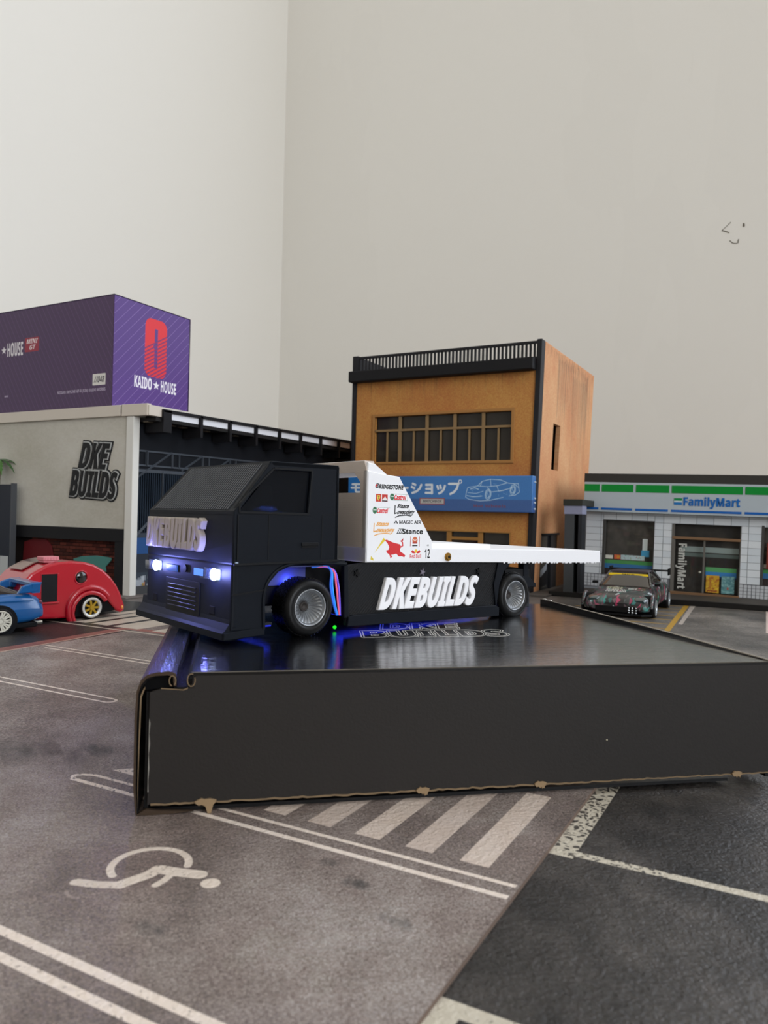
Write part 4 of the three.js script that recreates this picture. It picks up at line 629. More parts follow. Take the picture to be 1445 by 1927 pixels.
  P('door_bar', [B(-63.2, -26.7, 35.2, 36.8, -473, -471.3, 0.2)], bronze, undefined, door); P('door_bar', [B(-63.6, -26.4, 2.8, 4.6, -473, -470.9, 0.2)], bronze, undefined, door);
  P('door_knob', new THREE.SphereGeometry(0.75, 14, 10).scale(1, 0.9, 0.5).translate(-47.6, 16.6, -472.8), std('#b9b7a8', 0.35), undefined, door);
  P('door_lettering', flatText('FamilyMart', 4.4, 27.0, { depth: 0.1, grow: 0.06 }).rotateZ(-Math.PI / 2).translate(-59.7, 33.0, -473.6), std('#c3c3bd', 0.6), 'white vertical shop name lettering', door);
  for (const [a, b, s0, base, hi] of [[-44.2, -37.2, 1, '#c89a20', [[220, 190, 60], [150, 70, 30]]], [-36.0, -29.2, 2, '#5d8d90', [[150, 190, 190], [60, 110, 120]]]]) P('poster', Q(a, b, 5.2, 15.2, -473.4), new THREE.MeshStandardMaterial({ roughness: 0.6, map: tex(128, 192, (c, w, h) => { seed = s0 * 31; c.fillStyle = base; c.fillRect(0, 0, w, h); for (let i = 0; i < 60; i++) { const q = hi[(rnd() * 2) | 0]; c.fillStyle = `rgba(${q[0]},${q[1]},${q[2]},0.45)`; c.beginPath(); c.ellipse(rr(0, w), rr(10, h), rr(4, 20), rr(4, 16), rr(0, 3), 0, 7); c.fill(); } if (s0 === 2) { c.fillStyle = '#b0564a'; c.fillRect(56, 120, 16, 30); } c.fillStyle = s0 === 1 ? '#8a3a1e' : '#7fb3b0'; c.fillRect(14, h - 26, w - 30, 10); }) }), s0 === 1 ? 'yellow poster on the door' : 'teal poster on the door', door);
  P('side_wall', [B(x0, x0 + 3, 0.2, 72, -560, -475), B(R - 3, R, 0.2, 72, -560, -475), B(x0, R, 0.2, 72, -563, -560), B(x0, R, 68, 70, -560, -475)], wallM);
  part(t, 'base_slab', B(-126, R, 0.05, 2.9, -566, -437, 0.2).translate(63, 0, 472), std('#1d1b1a', 0.55));
  part(t, 'pavement', B(-113.5, R - 0.4, 2.8, 3.0, -474, -439).translate(63, 0, 472), std('#4b4641', 0.6));
}
// ---------- the white garage with its open canopy ----------
{
  const t = thing('garage', 'white model garage with black ribbed canopy and printed workshop wall', 'garage', [-350, 0, -375]);
  const L = (g) => g.translate(350, 0, 375);
  const P = (name, g, m, label, parent = t) => part(parent, name, L(Array.isArray(g) ? norm(g) : g), m, label);
  const cream = new THREE.MeshStandardMaterial({ roughness: 0.75, map: tex(512, 512, (c, w, h) => { c.fillStyle = '#bdb9ae'; c.fillRect(0, 0, w, h); overlay(c, cloudy, 0, 0, w, h, 512, 0.16); overlay(c, grainy, 0, 0, w, h, 256, 0.06); }) });
  const blk = std('#17171a', 0.6), roofM = std('#d3cec4', 0.7), white = std('#e6e8ee', 0.6);
  const wg = X([[-470, 0], [-299.7, 0], [-299.7, 93.4], [-470, 93.4]], -281, -278, { holes: [[[-462, 0.5], [-308.8, 0.5], [-308.8, 28.4], [-462, 28.4]]] });
  P('front_wall', planar(wg, 0, 1, -470, -300, 0, 100), cream);
  P('corner_post', B(-302.4, -297.2, 0, 93, -281.5, -277.2, 0.4), std('#d9d8d2', 0.6));
  P('band', [X([[-470, 28.2], [-302.6, 28.2], [-302.6, 34.9], [-470, 34.9]], -278.1, -277.4), B(-308.9, -302.5, 0, 28.4, -279, -277.4), B(-470, -462, 0, 28.4, -279, -277.4)], blk, 'black frame around the lower opening');
  { // brick wall set back in the opening
    const bw = P('brick_wall', B(-462, -308.6, 0, 28.6, -281.8, -280.6), std('#1c1210', 0.9));
    const bm = ['#55281f', '#48211b', '#5e2d23', '#3c1c17'].map((h) => std(h, 0.85)); seed = 23;
    for (let r = 0; r < 15; r++) for (let x = -378 + (r % 2) * 2.6; x < -309.4; x += 5.2) { const b = Math.min(x + 4.8, -308.9); if (b - x > 0.8) P('brick', B(x, b, 0.5 + r * 1.87, 2.0 + r * 1.87, -280.7, -280.35 + rnd() * 0.15), bm[(rnd() * 4) | 0], undefined, bw); }
  }
  { // surfboard-like green car body and red shape painted against the bricks
    P('painted_panel', X([[-343, 17.6], [-336, 19.4], [-325, 20.2], [-314, 19.6], [-313.6, 18.3], [-318, 14.5], [-317.4, 12], [-330, 11.5], [-341, 15]], -280.2, -279.6, { bevel: 0.15 }), new THREE.MeshStandardMaterial({ color: '#3f7d76', roughness: 0.6 }), 'green panel against the bricks');
    P('painted_panel', X([[-385, 14], [-384, 25.4], [-378, 27], [-365, 27.6], [-361, 24], [-358, 14]], -280.2, -279.6, { bevel: 0.15 }), std('#5c1218', 0.6), 'dark red panel against the bricks');
  }
  P('roof', [B(-470, -287.4, 96.6, 98.4, -476, -279)], roofM);
  P('roof_edge', [B(-470, -306.6, 93.2, 99.0, -279.5, -276.6, 0.3), X([[-305.6, 93.0], [-287.4, 92.9], [-287.4, 98.9], [-305.6, 99.1]], -279.5, -276.6, { bevel: 0.2 }), B(-289.5, -286.6, 93.0, 98.2, -286, -277.2, 0.2)], std('#cfc6ba', 0.7));
  P('roof_edge_gap', B(-306.7, -305.5, 94.5, 98.8, -279.2, -277.2), std('#4a4038', 0.9));
  // canopy: rail, ribs, white strips, ceiling with lamps
  const rise = (z) => 96.9 + (-286 - z) / 188 * 1.9;
  const zs = [-288.5, -314.5, -338.6, -362.6, -386.4, -409.4, -433.5, -456.7, -474.5];
  P('canopy_rail', ZY([[-286, 95.5], [-286, 97.1], [-476, 99], [-476, 97.2]], -288.4, -285.2, { bevel: 0.1 }), blk);
  for (const [i, z] of zs.entries()) P('canopy_rib', B(-298, -285.2, 85.3, rise(z) - 0.3, z - (i ? 0.95 : 3.2), z + (i ? 0.95 : 2.6)), blk);
  for (let i = 0; i < 8; i++) P('light_strip', B(-287.6, -286.8, 92.4 + i * 0.15, rise(zs[i]) - 1.2, zs[i + 1] + 1, zs[i] - 1 - (i ? 0 : 2.2)), white, 'white strip between two ribs');
  P('canopy_ceiling', [B(-299, -286.6, 90.6, 92.4, -476, -282), B(-299, -286.6, 92.4, 96.6, -476, -475)], std('#1e1d1d', 0.7));
  for (const z of [-284, -300, -309, -318, -327, -343, -352, -368, -392, -417]) P('ceiling_lamp', B(-295.5, -292.2, 90.1, 90.7, z - 2.2, z + 2.2, 0.2), std('#5c5447', 0.6));
  // the side wall under the canopy: ribbed blue-grey cladding, truss, printed workbench
  const bench = tex(1024, 512, (c, w, h) => {
    seed = 88; c.fillStyle = '#2a3440'; c.fillRect(0, 0, w, h); c.fillStyle = '#14457c'; c.fillRect(0, 40, w, 130); c.fillStyle = '#1c2430'; c.fillRect(0, 170, w, 150);
    for (let i = 0; i < 90; i++) { const g = rr(120, 200) | 0; c.fillStyle = `rgba(${g},${g + 6},${g + 14},0.7)`; c.fillRect(rr(0, w), rr(300, 420), rr(8, 40), rr(20, 80)); }
    for (let i = 0; i < 24; i++) { c.fillStyle = `rgba(${rr(150, 210) | 0},${rr(90, 130) | 0},${rr(40, 90) | 0},0.8)`; c.fillRect(rr(0, w), rr(300, 420), rr(6, 16), rr(20, 70)); }
    c.fillStyle = '#3b3d3f'; c.fillRect(0, 430, w, 82);
  });
  P('workbench_print', planar(B(-301, -299.2, 0, 33, -474, -281.4), 2, 1, -281, -374, 0, 33), new THREE.MeshStandardMaterial({ map: bench, roughness: 0.7 }), 'printed blue workbench');
  P('side_wall', B(-302, -299.4, 33, 91, -474, -281.4), std('#12151b', 0.8)); P('side_wall', B(-302, -299.2, 0, 97, -520, -474.4), std('#0c0d10', 0.8));
  { const pts = [[-474, 33]], up = []; const pr = []; for (let z = -474; z < -282; z += 1.5) pr.push([z, 0], [z + 0.75, 0], [z + 0.95, 0.35], [z + 1.3, 0.35]); const shp = [...pr.map(([z, d]) => [z, -299.4 + d])]; const g = X([[-474, -299.6], ...shp.map(([z, x]) => [z, x]), [-282, -299.6]], 33, 64.8); /* profile in z,x swept upwards */ const p = g.attributes.position; for (let i = 0; i < p.count; i++) { const a = p.getX(i), b = p.getY(i), d = p.getZ(i); p.setXYZ(i, b, d, a); } g.computeVertexNormals(); P('cladding', g, std('#1f2a37', 0.6), 'blue grey ribbed cladding').userData.kind = 'stuff'; }
  const beam = std('#444a52', 0.6);
  for (const [a, b, w] of [[[-299, 75.8, -281.5], [-299, 78, -474], 0.9], [[-299, 68.3, -281.5], [-299, 69.5, -474], 0.9], [[-299, 65.4, -281.5], [-299, 67.5, -474], 1.7], ...[0, 1, 2, 3, 4, 5, 6, 7].flatMap((k) => { const z = -288 - k * 24; return [[[-299, 68.3, z], [-299, 76, z], k ? 1.2 : 2.6], [[-299, 68.3, z - 18.6], [-299, 76, z - 18.6], 1.6], [[-299, 76.4, z - 18.4], [-299, 61 + (k ? 6 : 0), z + (k ? -2 : 7)], 1.1], [[-299, 38, z - 12], [-299, 66, z - 12], 1.2]]; }), [[-299, 31, -281.6], [-299, 38.5, -290.5], 1.3], [[-299, 40, -292], [-299, 47, -306], 1.3]]) P('truss_beam', bar(a, b, w, 0.5), beam);
  P('rear_wall', B(-470, -302, 0, 97, -476.5, -474.5), cream);
  P('floor_slab', B(-472, -292.5, 0.05, 1.0, -521, -270.5, 0.2), std('#716a66', 0.7));
  // raised sign: plate, silver outline, black letters
  const rows = [['DKE', 13.4, 24.5, -338.3, 66.3, 0.22], ['BUILDS', 13.6, 36.5, -344.6, 51.5, 0.13]];
  const sl = P('sign_plate', rows.map(([s, h, w, x, y, k]) => letters(s, h, w, { depth: 0.5, grow: 1.6, bevel: 0.1, shear: k }).map((l) => l.geo.rotateZ(-0.05).translate(x, y + 0.6, -278.1))), std('#1d1e20', 0.45), 'black raised wall sign with silver outline');
  P('sign_outline', rows.map(([s, h, w, x, y, k]) => letters(s, h, w, { depth: 0.4, grow: 0.8, bevel: 0.05, shear: k }).map((l) => l.geo.rotateZ(-0.05).translate(x, y + 0.6, -277.6))), std('#b4b6b4', 0.5), undefined, sl);
  rows.forEach(([s, h, w, x, y, k]) => letters(s, h, w, { depth: 0.5, grow: 0.18, bevel: 0.08, shear: k }).forEach((l) => P('letter', l.geo.rotateZ(-0.05).translate(x, y + 0.6, -277.25), std('#141517', 0.45), undefined, sl)));
}
// ---------- purple display box lying on the garage roof ----------
{
  const t = thing('display_box', 'purple card toy car box with red emblem lying on the garage roof', 'box', [-360, 99.05, -309.5]);
  const W = 112, H = 59.6, D = 57;
  const paint = (end) => tex(end ? 980 : 1924, 1024, (c, w, h) => {
    const k = h / H; c.fillStyle = end ? '#50307c' : '#42284f'; c.fillRect(0, 0, w, h); overlay(c, grainy, 0, 0, w, h, 256, 0.05);
    c.strokeStyle = end ? 'rgba(190,165,215,0.75)' : 'rgba(130,104,150,0.5)'; c.lineWidth = end ? 2.2 : 3;
    for (let i = -12; i < 30; i++) { c.beginPath(); if (end) { c.moveTo(i * 95, h); c.lineTo(i * 95 + h, 0); } else { c.moveTo(i * 62, 0); c.lineTo(i * 62 + h * 0.62, h); } c.stroke(); }
    const T = (s, x, y, cap, wid, o = {}) => { const f = cap / 0.714 * k; c.font = `${o.style || 'bold'} ${f}px sans-serif`; const m = c.measureText(s).width; ctext(c, s, x * k, (H - y) * k, f, { ...o, sx: wid * k / m }); };
    const star = (x, y, r, col) => fillp(c, Array.from({ length: 10 }, (_, i) => [x * k + Math.sin(i * Math.PI / 5) * r * k * (i % 2 ? 0.42 : 1), (H - y) * k - Math.cos(i * Math.PI / 5) * r * k * (i % 2 ? 0.42 : 1)]), col);
    if (end) {
      const x0 = 22.0, x1 = 38.6, y0 = 20.6, y1 = 53.4, rd = (x, y, ww, hh, r) => { c.beginPath(); c.roundRect(x * k, (H - y) * k, ww * k, hh * k, r * k); };
      c.fillStyle = '#d8222c'; rd(x0, y1, x1 - x0, y1 - y0, 4.6); c.fill();
      c.fillStyle = '#50307c'; rd(x0 + 7.2, y1 - 5.4, 2.4, y1 - y0 - 10.8, 0.4); c.fill(); fillp(c, [[(x0 + 6.2) * k, (H - 38) * k], [(x0 + 7.4) * k, (H - 40) * k], [(x0 + 7.4) * k, (H - 36) * k]], '#50307c');
      c.save(); rd(x0, y1, x1 - x0, y1 - y0, 4.6); c.clip(); c.strokeStyle = '#7d1f5e'; c.lineWidth = 0.75 * k; for (let i = 0; i < 12; i++) { c.beginPath(); c.moveTo((x0 - 2) * k, (H - (34.5 - i * 2.15)) * k); c.lineTo((x1 + 2) * k, (H - (46.5 - i * 2.15)) * k); c.stroke(); } c.restore();
      T('KAIDO', 14.6, 13.2, 6.3, 13.4, { color: '#e6e3ea', stroke: '#e6e3ea', lw: 3 }); star(31.2, 16.2, 2.6, '#e6e3ea'); T('HOUSE', 34.4, 13.2, 6.3, 12.6, { color: '#e6e3ea', stroke: '#e6e3ea', lw: 3 });
    } else {
      // u runs to the right along the side; the right end is the near corner
      const r = (x) => x + W;
      star(r(-90.6), 37.4, 2.5, '#ddd8dc'); T('HOUSE', r(-87.8), 33.6, 7.6, 14.6, { color: '#ddd8dc', stroke: '#ddd8dc', lw: 3 });
      c.fillStyle = '#8f1d35'; c.beginPath(); c.roundRect(r(-71.9) * k, (H - 43) * k, 12.4 * k, 8.2 * k, 14); c.fill(); T('MINI', r(-70.8), 39.6, 2.6, 9.6, { color: '#e6dcdc', skew: 0.3 }); T('GT', r(-68.2), 36.0, 2.6, 5, { color: '#e6dcdc', skew: 0.3 });
      c.fillStyle = '#d8d5cf'; c.beginPath(); c.roundRect(r(-14.9) * k, (H - 18.3) * k, 9.9 * k, 6.2 * k, 6); c.fill(); T('//048', r(-14.0), 13.6, 3.3, 7.8, { color: '#2a2530', skew: 0.2 });
      T('NISSAN SKYLINE GT-R (R34) KAIDO WORKS', r(-43.0), 8.9, 1.65, 38.2, { color: '#b4a9bd' }); T('www', r(-89), 9.6, 1.4, 3.4, { color: '#b4a9bd' });
    }
  });
  const sideM = new THREE.MeshStandardMaterial({ map: paint(false), roughness: 0.5 }), endM = new THREE.MeshStandardMaterial({ map: paint(true), roughness: 0.5 }), rim = std('#2a1a3a', 0.6);
  const ox = 42.3; // right end at x = -317.7
  const body = part(t, 'carton', B(ox - W, ox, 0, H, -D / 2, D / 2, 0.35), std('#42284f', 0.5));
  part(t, 'side_panel', Q(ox - W, ox - 0.2, 0.2, H - 0.2, D / 2 + 0.03), sideM, 'purple side with white lettering');
  part(t, 'end_panel', new THREE.PlaneGeometry(D - 0.4, H - 0.4).rotateY(Math.PI / 2).translate(ox + 0.03, H / 2, 0), endM, 'purple end with the red emblem');
  part(t, 'lid_edge', [B(ox - W, ox + 0.1, H - 0.15, H + 0.35, -D / 2 - 0.1, D / 2 + 0.1), B(ox - 0.5, ox + 0.12, 0, H, -D / 2 - 0.25, -D / 2 + 0.5)], rim);
}
// ---------- red teardrop caravan ----------
{
  const t = thing('caravan', 'glossy red teardrop toy caravan with round porthole and gold wheels', 'caravan', [-251.3, 0, -214], 76.5 * Math.PI / 180);
  const red = phys('#b80020', 0.28, { clearcoat: 0.8, clearcoatRoughness: 0.12 }), blk = std('#191a1d', 0.45), W = 25;
  const prof = [[-29.5, 2.2], [-29.9, 6], [-29.4, 11], [-27.6, 15.6], [-24.2, 19.5], [-18.6, 22.5], [-13, 23.7], [-8.2, 23.9], [-3, 23.4], [1.2, 22.2], [5.2, 19.9], [8.6, 16.8], [11.2, 13.4], [13.2, 9.6], [15.1, 4.4], [14.9, 2.6], [13.4, 1.6], [11.4, 2.6], [8.6, 5.8], [6.6, 8.2], [4.4, 10], [0.4, 10.8], [-3.4, 9.6], [-5.6, 6.4], [-6.6, 1.0], [-18, 1.5]];
  part(t, 'body', X(prof, -W, 0, { bevel: 0.9, seg: 3 }), red);
  part(t, 'door', X([[-20.3, 8.2], [-13.8, 8.2], [-13.8, 19.0], [-20.3, 19.0]], -0.05, 0.12, { bevel: 0.05 }), blk, 'black door panel');
  part(t, 'door_frame', [B(-14.0, -13.4, 8.2, 19.2, -0.3, 0.22, 0.1), B(-20.4, -13.2, 7.4, 8.1, -0.3, 0.75, 0.25), B(-20.6, -20.2, 8.2, 19.2, -0.3, 0.15, 0.1), B(-20.6, -13.4, 19.0, 19.3, -0.3, 0.15, 0.1)], red);
  part(t, 'porthole', new THREE.SphereGeometry(2.35, 28, 16).scale(1, 1, 0.35).translate(-4.3, 17.2, 0), phys('#060608', 0.08, { clearcoat: 1 }), 'round black porthole');
  part(t, 'porthole_ring', new THREE.TorusGeometry(2.65, 0.3, 10, 40).translate(-4.3, 17.15, 0), red);
  const arc = []; for (let k = 0; k <= 22; k++) { const a = Math.PI * (1.16 - k / 22 * 0.98); arc.push([-0.4 + 8.6 * Math.cos(a) * 1.05, 4.0 + 8.9 * Math.sin(a), 0.2]); }
  part(t, 'fender', [tube(arc, 1.15, 48, 10), tube(arc.map(([x, y, z]) => [-0.4 + (x + 0.4) * 0.84, 3.2 + (y - 4) * 0.86, 0.7]), 0.95, 48, 10)], red);
  part(t, 'wheel_well', X([[-6.4, 1.2], [-5.4, 6.4], [-3.2, 9.4], [0.4, 10.6], [4.2, 9.8], [6.4, 8], [8.4, 5.6], [11, 2.8], [3, 2]], -W + 1, -0.6), std('#08080a', 0.8));
  const spokes = []; for (let k = 0; k < 7; k++) { const a = k / 7 * Math.PI * 2; spokes.push(new THREE.BoxGeometry(2.6, 0.85, 0.5).translate(1.7, 0, 0).rotateZ(a)); }
  const gold = std('#c9a53c', 0.3, { metalness: 0.8 }), pale = std('#d8d8d2', 0.3, { metalness: 0.35 });
  for (const [z, turn] of [[0.6, 0], [-W - 0.4, Math.PI]]) {
    const w = new THREE.Group(); w.name = 'wheel'; w.position.set(0.4 * MM, 4.72 * MM, z * MM); w.rotation.y = turn; t.add(w);
    part(w, 'tyre', new THREE.LatheGeometry([[3.6, -0.2], [4.3, 0], [4.65, -0.5], [4.72, -1], [4.72, -3.4], [3.6, -3.6]].map((p) => V2(...p)), 40).rotateX(Math.PI / 2), std('#1b1b1d', 0.5));
    part(w, 'rim', new THREE.LatheGeometry([[2.9, -0.6], [3.1, -0.1], [3.7, 0.1], [4.15, 0.0], [4.2, -0.4]].map((p) => V2(...p)), 40).rotateX(Math.PI / 2), pale, 'polished rim lip');
    part(w, 'spokes', [...spokes.map((g) => g.clone().translate(0, 0, -0.45)), cyl(0.9, 1.1, 0.7, 16).rotateX(Math.PI / 2).translate(0, 0, -0.2)], gold, 'gold spokes');
    part(w, 'rim_back', new THREE.CircleGeometry(3.0, 24).translate(0, 0, -0.9), std('#15140f', 0.6));
  }
  part(t, 'tail_lamp', new THREE.SphereGeometry(0.75, 14, 10).scale(0.7, 1, 0.5).translate(13.8, 3.9, 0.05), phys('#f2902a', 0.25, { clearcoat: 1 }), 'amber tail lamp');
  part(t, 'roof_vent', [B(-17.6, -11.8, 23.2, 24.0, -9.5, -4.5, 0.3), B(-17.9, -11.5, 24.0, 25.6, -10, -4, 0.35), ...[0, 1, 2, 3, 4].map((k) => B(-17.2 + k * 1.15, -16.6 + k * 1.15, 24.2, 25.4, -4.05, -3.85))], std('#d98a92', 0.45), 'pink roof vent');
  // front: louvred window and glass roof panel on the curved nose
  part(t, 'front_window', [bar([-29.75, 9.0, -3.2], [-29.1, 13.6, -3.2], 0.5, 0.3), ...[0, 1].map((k) => B(-30.3, -29.2, 7.8, 14.4, -21.4 + k * 9.4, -13 + k * 9.4, 0.2).rotateZ(0))].slice(1), std('#16100f', 0.4));
  for (let k = 0; k < 3; k++) part(t, 'louvre', B(-30.55, -30.1, 8.6 + k * 2.0, 9.4 + k * 2.0, -20.8, -4.4, 0.15), std('#5c3a36', 0.5));
  part(t, 'skylight', X([[-23.6, 20.2], [-18.7, 22.75], [-13.4, 24.0], [-13.4, 24.35], [-18.9, 23.2], [-24, 20.6]], -22, -10, { bevel: 0.1 }), phys('#8a6660', 0.12, { clearcoat: 1 }), 'pale tinted skylight');
  part(t, 'tow_bar', [bar([-29, 2.6, -W / 2], [-38, 2.6, -W / 2], 0.9, 0.9)], std('#333437', 0.4, { metalness: 0.6 }));
}
// ---------- lofted toy cars ----------
const liveryUv = (g) => { const p = g.attributes.position, uv = new Float32Array(p.count * 2); for (let i = 0; i < p.count; i++) { uv[i * 2] = (p.getX(i) + (16 - p.getY(i)) * 1.3) / 92; uv[i * 2 + 1] = (17 - p.getZ(i)) / 34; } g.setAttribute('uv', new THREE.BufferAttribute(uv, 2)); return g; };
function loft(sections, n = 36, tumble = 0.12) { // sections: [x, half width, y0, y1]; boxy superellipse rings
  const pos = [], uv = [], idx = [], pw = (v, e) => Math.sign(v) * Math.pow(Math.abs(v), e), x0 = sections[0][0], xl = sections[sections.length - 1][0];
  for (const [x, hw, y0, y1, e = 0.42] of sections) for (let i = 0; i <= n; i++) {
    const a = i / n * Math.PI * 2, s = pw(Math.sin(a), e), c = pw(Math.cos(a), e), y = (y0 + y1) / 2 + (y1 - y0) / 2 * s;
    pos.push(x, y, c * hw * (1 - tumble * Math.max(0, s))); uv.push((x - x0) / (xl - x0), i / n);
  }
  const m = n + 1; for (let j = 0; j < sections.length - 1; j++) for (let i = 0; i < n; i++) { const a = j * m + i; idx.push(a, a + 1, a + m, a + 1, a + m + 1, a + m); }
  for (const [j, f] of [[0, 0], [sections.length - 1, 1]]) { const [x, , y0, y1] = sections[j], c = pos.length / 3; pos.push(x, (y0 + y1) / 2, 0); uv.push(f, 0.5); for (let i = 0; i < n; i++) idx.push(...(f ? [c, j * m + i, j * m + i + 1] : [c, j * m + i + 1, j * m + i])); }
  const g = new THREE.BufferGeometry(); g.setAttribute('position', new THREE.Float32BufferAttribute(pos, 3)); g.setAttribute('uv', new THREE.Float32BufferAttribute(uv, 2)); g.setIndex(idx); g.computeVertexNormals();
  return toCreasedNormals(g, 0.7);
}
function carWheel(parent, x, y, z, turn, r, w, spokeMat, n, tyreMat, double) {
  const g = new THREE.Group(); g.name = 'wheel'; g.position.set(x * MM, y * MM, z * MM); g.rotation.y = turn; parent.add(g);
  part(g, 'tyre', new THREE.LatheGeometry([[r * 0.78, -0.3], [r * 0.88, 0], [r * 0.97, -0.3], [r, -0.9], [r, -w + 0.4], [r * 0.9, -w], [r * 0.7, -w]].map((p) => V2(...p)), 40).rotateX(Math.PI / 2), tyreMat);
  part(g, 'rim', new THREE.LatheGeometry([[r * 0.66, -0.7], [r * 0.7, -0.15], [r * 0.78, 0.05], [r * 0.82, -0.25]].map((p) => V2(...p)), 40).rotateX(Math.PI / 2), spokeMat);
  const sp = []; for (let k = 0; k < n; k++) for (const o of double ? [-0.13, 0.13] : [0]) sp.push(new THREE.BoxGeometry(r * 0.56, r * 0.11, 0.4).translate(r * 0.44, 0, -0.3).rotateZ(k / n * Math.PI * 2 + o));
  part(g, 'spokes', [...sp, cyl(r * 0.16, r * 0.2, 0.5, 16).rotateX(Math.PI / 2).translate(0, 0, -0.3)], spokeMat);
  part(g, 'rim_back', new THREE.CircleGeometry(r * 0.7, 24).translate(0, 0, -0.75), std('#101012', 0.6));
}
const tyreM = std('#17171a', 0.5);
{ // blue coupe, only its tail is in the picture
  const t = thing('sports_car', 'bright blue toy coupe with ducktail spoiler and pale lace wheels', 'car', [-243.7, 0, -169], 72 * Math.PI / 180);
  const blue = phys('#07599a', 0.3, { clearcoat: 0.8, clearcoatRoughness: 0.1 }), glass = phys('#3a3330', 0.12, { clearcoat: 0.6 });
  const body = [[-52, 9, 4.5, 8], [-50.5, 11.2, 3, 9.6], [-46, 12.6, 2.6, 10.8], [-36, 13, 2.4, 12], [-28, 13.1, 2.3, 13], [-10, 13.1, 2.3, 13.6], [0, 13.2, 2.5, 14], [6, 13.1, 2.8, 14.2], [10.6, 12.6, 3.2, 13.9], [13.4, 11.8, 4, 12.6], [15.2, 10.6, 4.6, 10.4], [15.8, 9.2, 5, 9.4]].map(([x, hw, a, b]) => [x, hw, a, b, 0.34]);
  part(t, 'body', loft(body).translate(0, 0, -13.2), blue);
  part(t, 'roof', loft([[-26, 9.8, 12.5, 13.4], [-17, 9.4, 12.5, 18.2], [-10, 9.1, 12.5, 19.4], [-3, 9.0, 12.5, 19.0], [4, 9.6, 12.4, 15.8], [8, 10.2, 12.6, 14.4]].map((s) => [...s, 0.5]), 36, 0.2).translate(0, 0, -13.2), glass, 'brownish tinted cabin glass');
  part(t, 'roof_panel', loft([[-15, 7.6, 18.2, 18.9], [-10, 7.6, 19, 19.9], [-4, 7.4, 18.7, 19.6]]).translate(0, 0, -13.2), blue);
  part(t, 'spoiler', [ZY([[-25.6, 14.0], [-26, 17.2], [-24, 17.9], [-2.4, 17.9], [-0.4, 17.2], [-0.8, 14.0], [-2.6, 14.2], [-3.4, 16.2], [-23, 16.2], [-23.8, 14.2]], 10.2, 13.6, { bevel: 0.35 }), X([[5.6, 14], [7.2, 16.6], [11, 17.8], [14, 17.9], [13.6, 16.2], [11.8, 14.2]], -2.2, -0.6, { bevel: 0.4 }), X([[5.6, 14], [7.2, 16.6], [11, 17.8], [14, 17.9], [13.6, 16.2], [11.8, 14.2]], -25.8, -24.2, { bevel: 0.4 })], blue);
  part(t, 'tail_lamp', loft([[13.6, 10.9, 9.6, 12], [15.0, 10.4, 9.4, 11.4], [15.3, 9.6, 9.5, 11.2]]).translate(0, 0, -13.2), phys('#5a2340', 0.2, { clearcoat: 1 }));
  part(t, 'crease', [bar([-30, 11.3, 0.02], [11, 11.5, -0.45], 0.22, 0.3)], std('#0a4f86', 0.4));
  for (const x of [0, -34]) for (const z of [-0.35, -26.1]) part(t, 'wheel_arch', cyl(5.7, 5.7, 1.2, 40).rotateX(Math.PI / 2).translate(x - 0.1, 4.6, z), std('#0b0d12', 0.7));
  const lace = std('#d9d6c8', 0.4);
  for (const x of [-0.2, -34]) { carWheel(t, x, 4.7, 0.75, 0, 4.7, 3.4, lace, 10, tyreM, true); carWheel(t, x, 4.7, -27.2, Math.PI, 4.7, 3.4, lace, 10, tyreM, true); }
  part(t, 'exhaust', [0, 1].map((k) => cyl(0.62, 0.62, 2.6, 16).rotateZ(Math.PI / 2).translate(14.2, 2.9, -4.2 - k * 1.6)), std('#d9d7cd', 0.2, { metalness: 0.8 }), 'twin chrome exhaust tips');
  part(t, 'underbody', B(-48, 13, 1.6, 3.4, -25, -1.6, 0.4), std('#101114', 0.7));
}
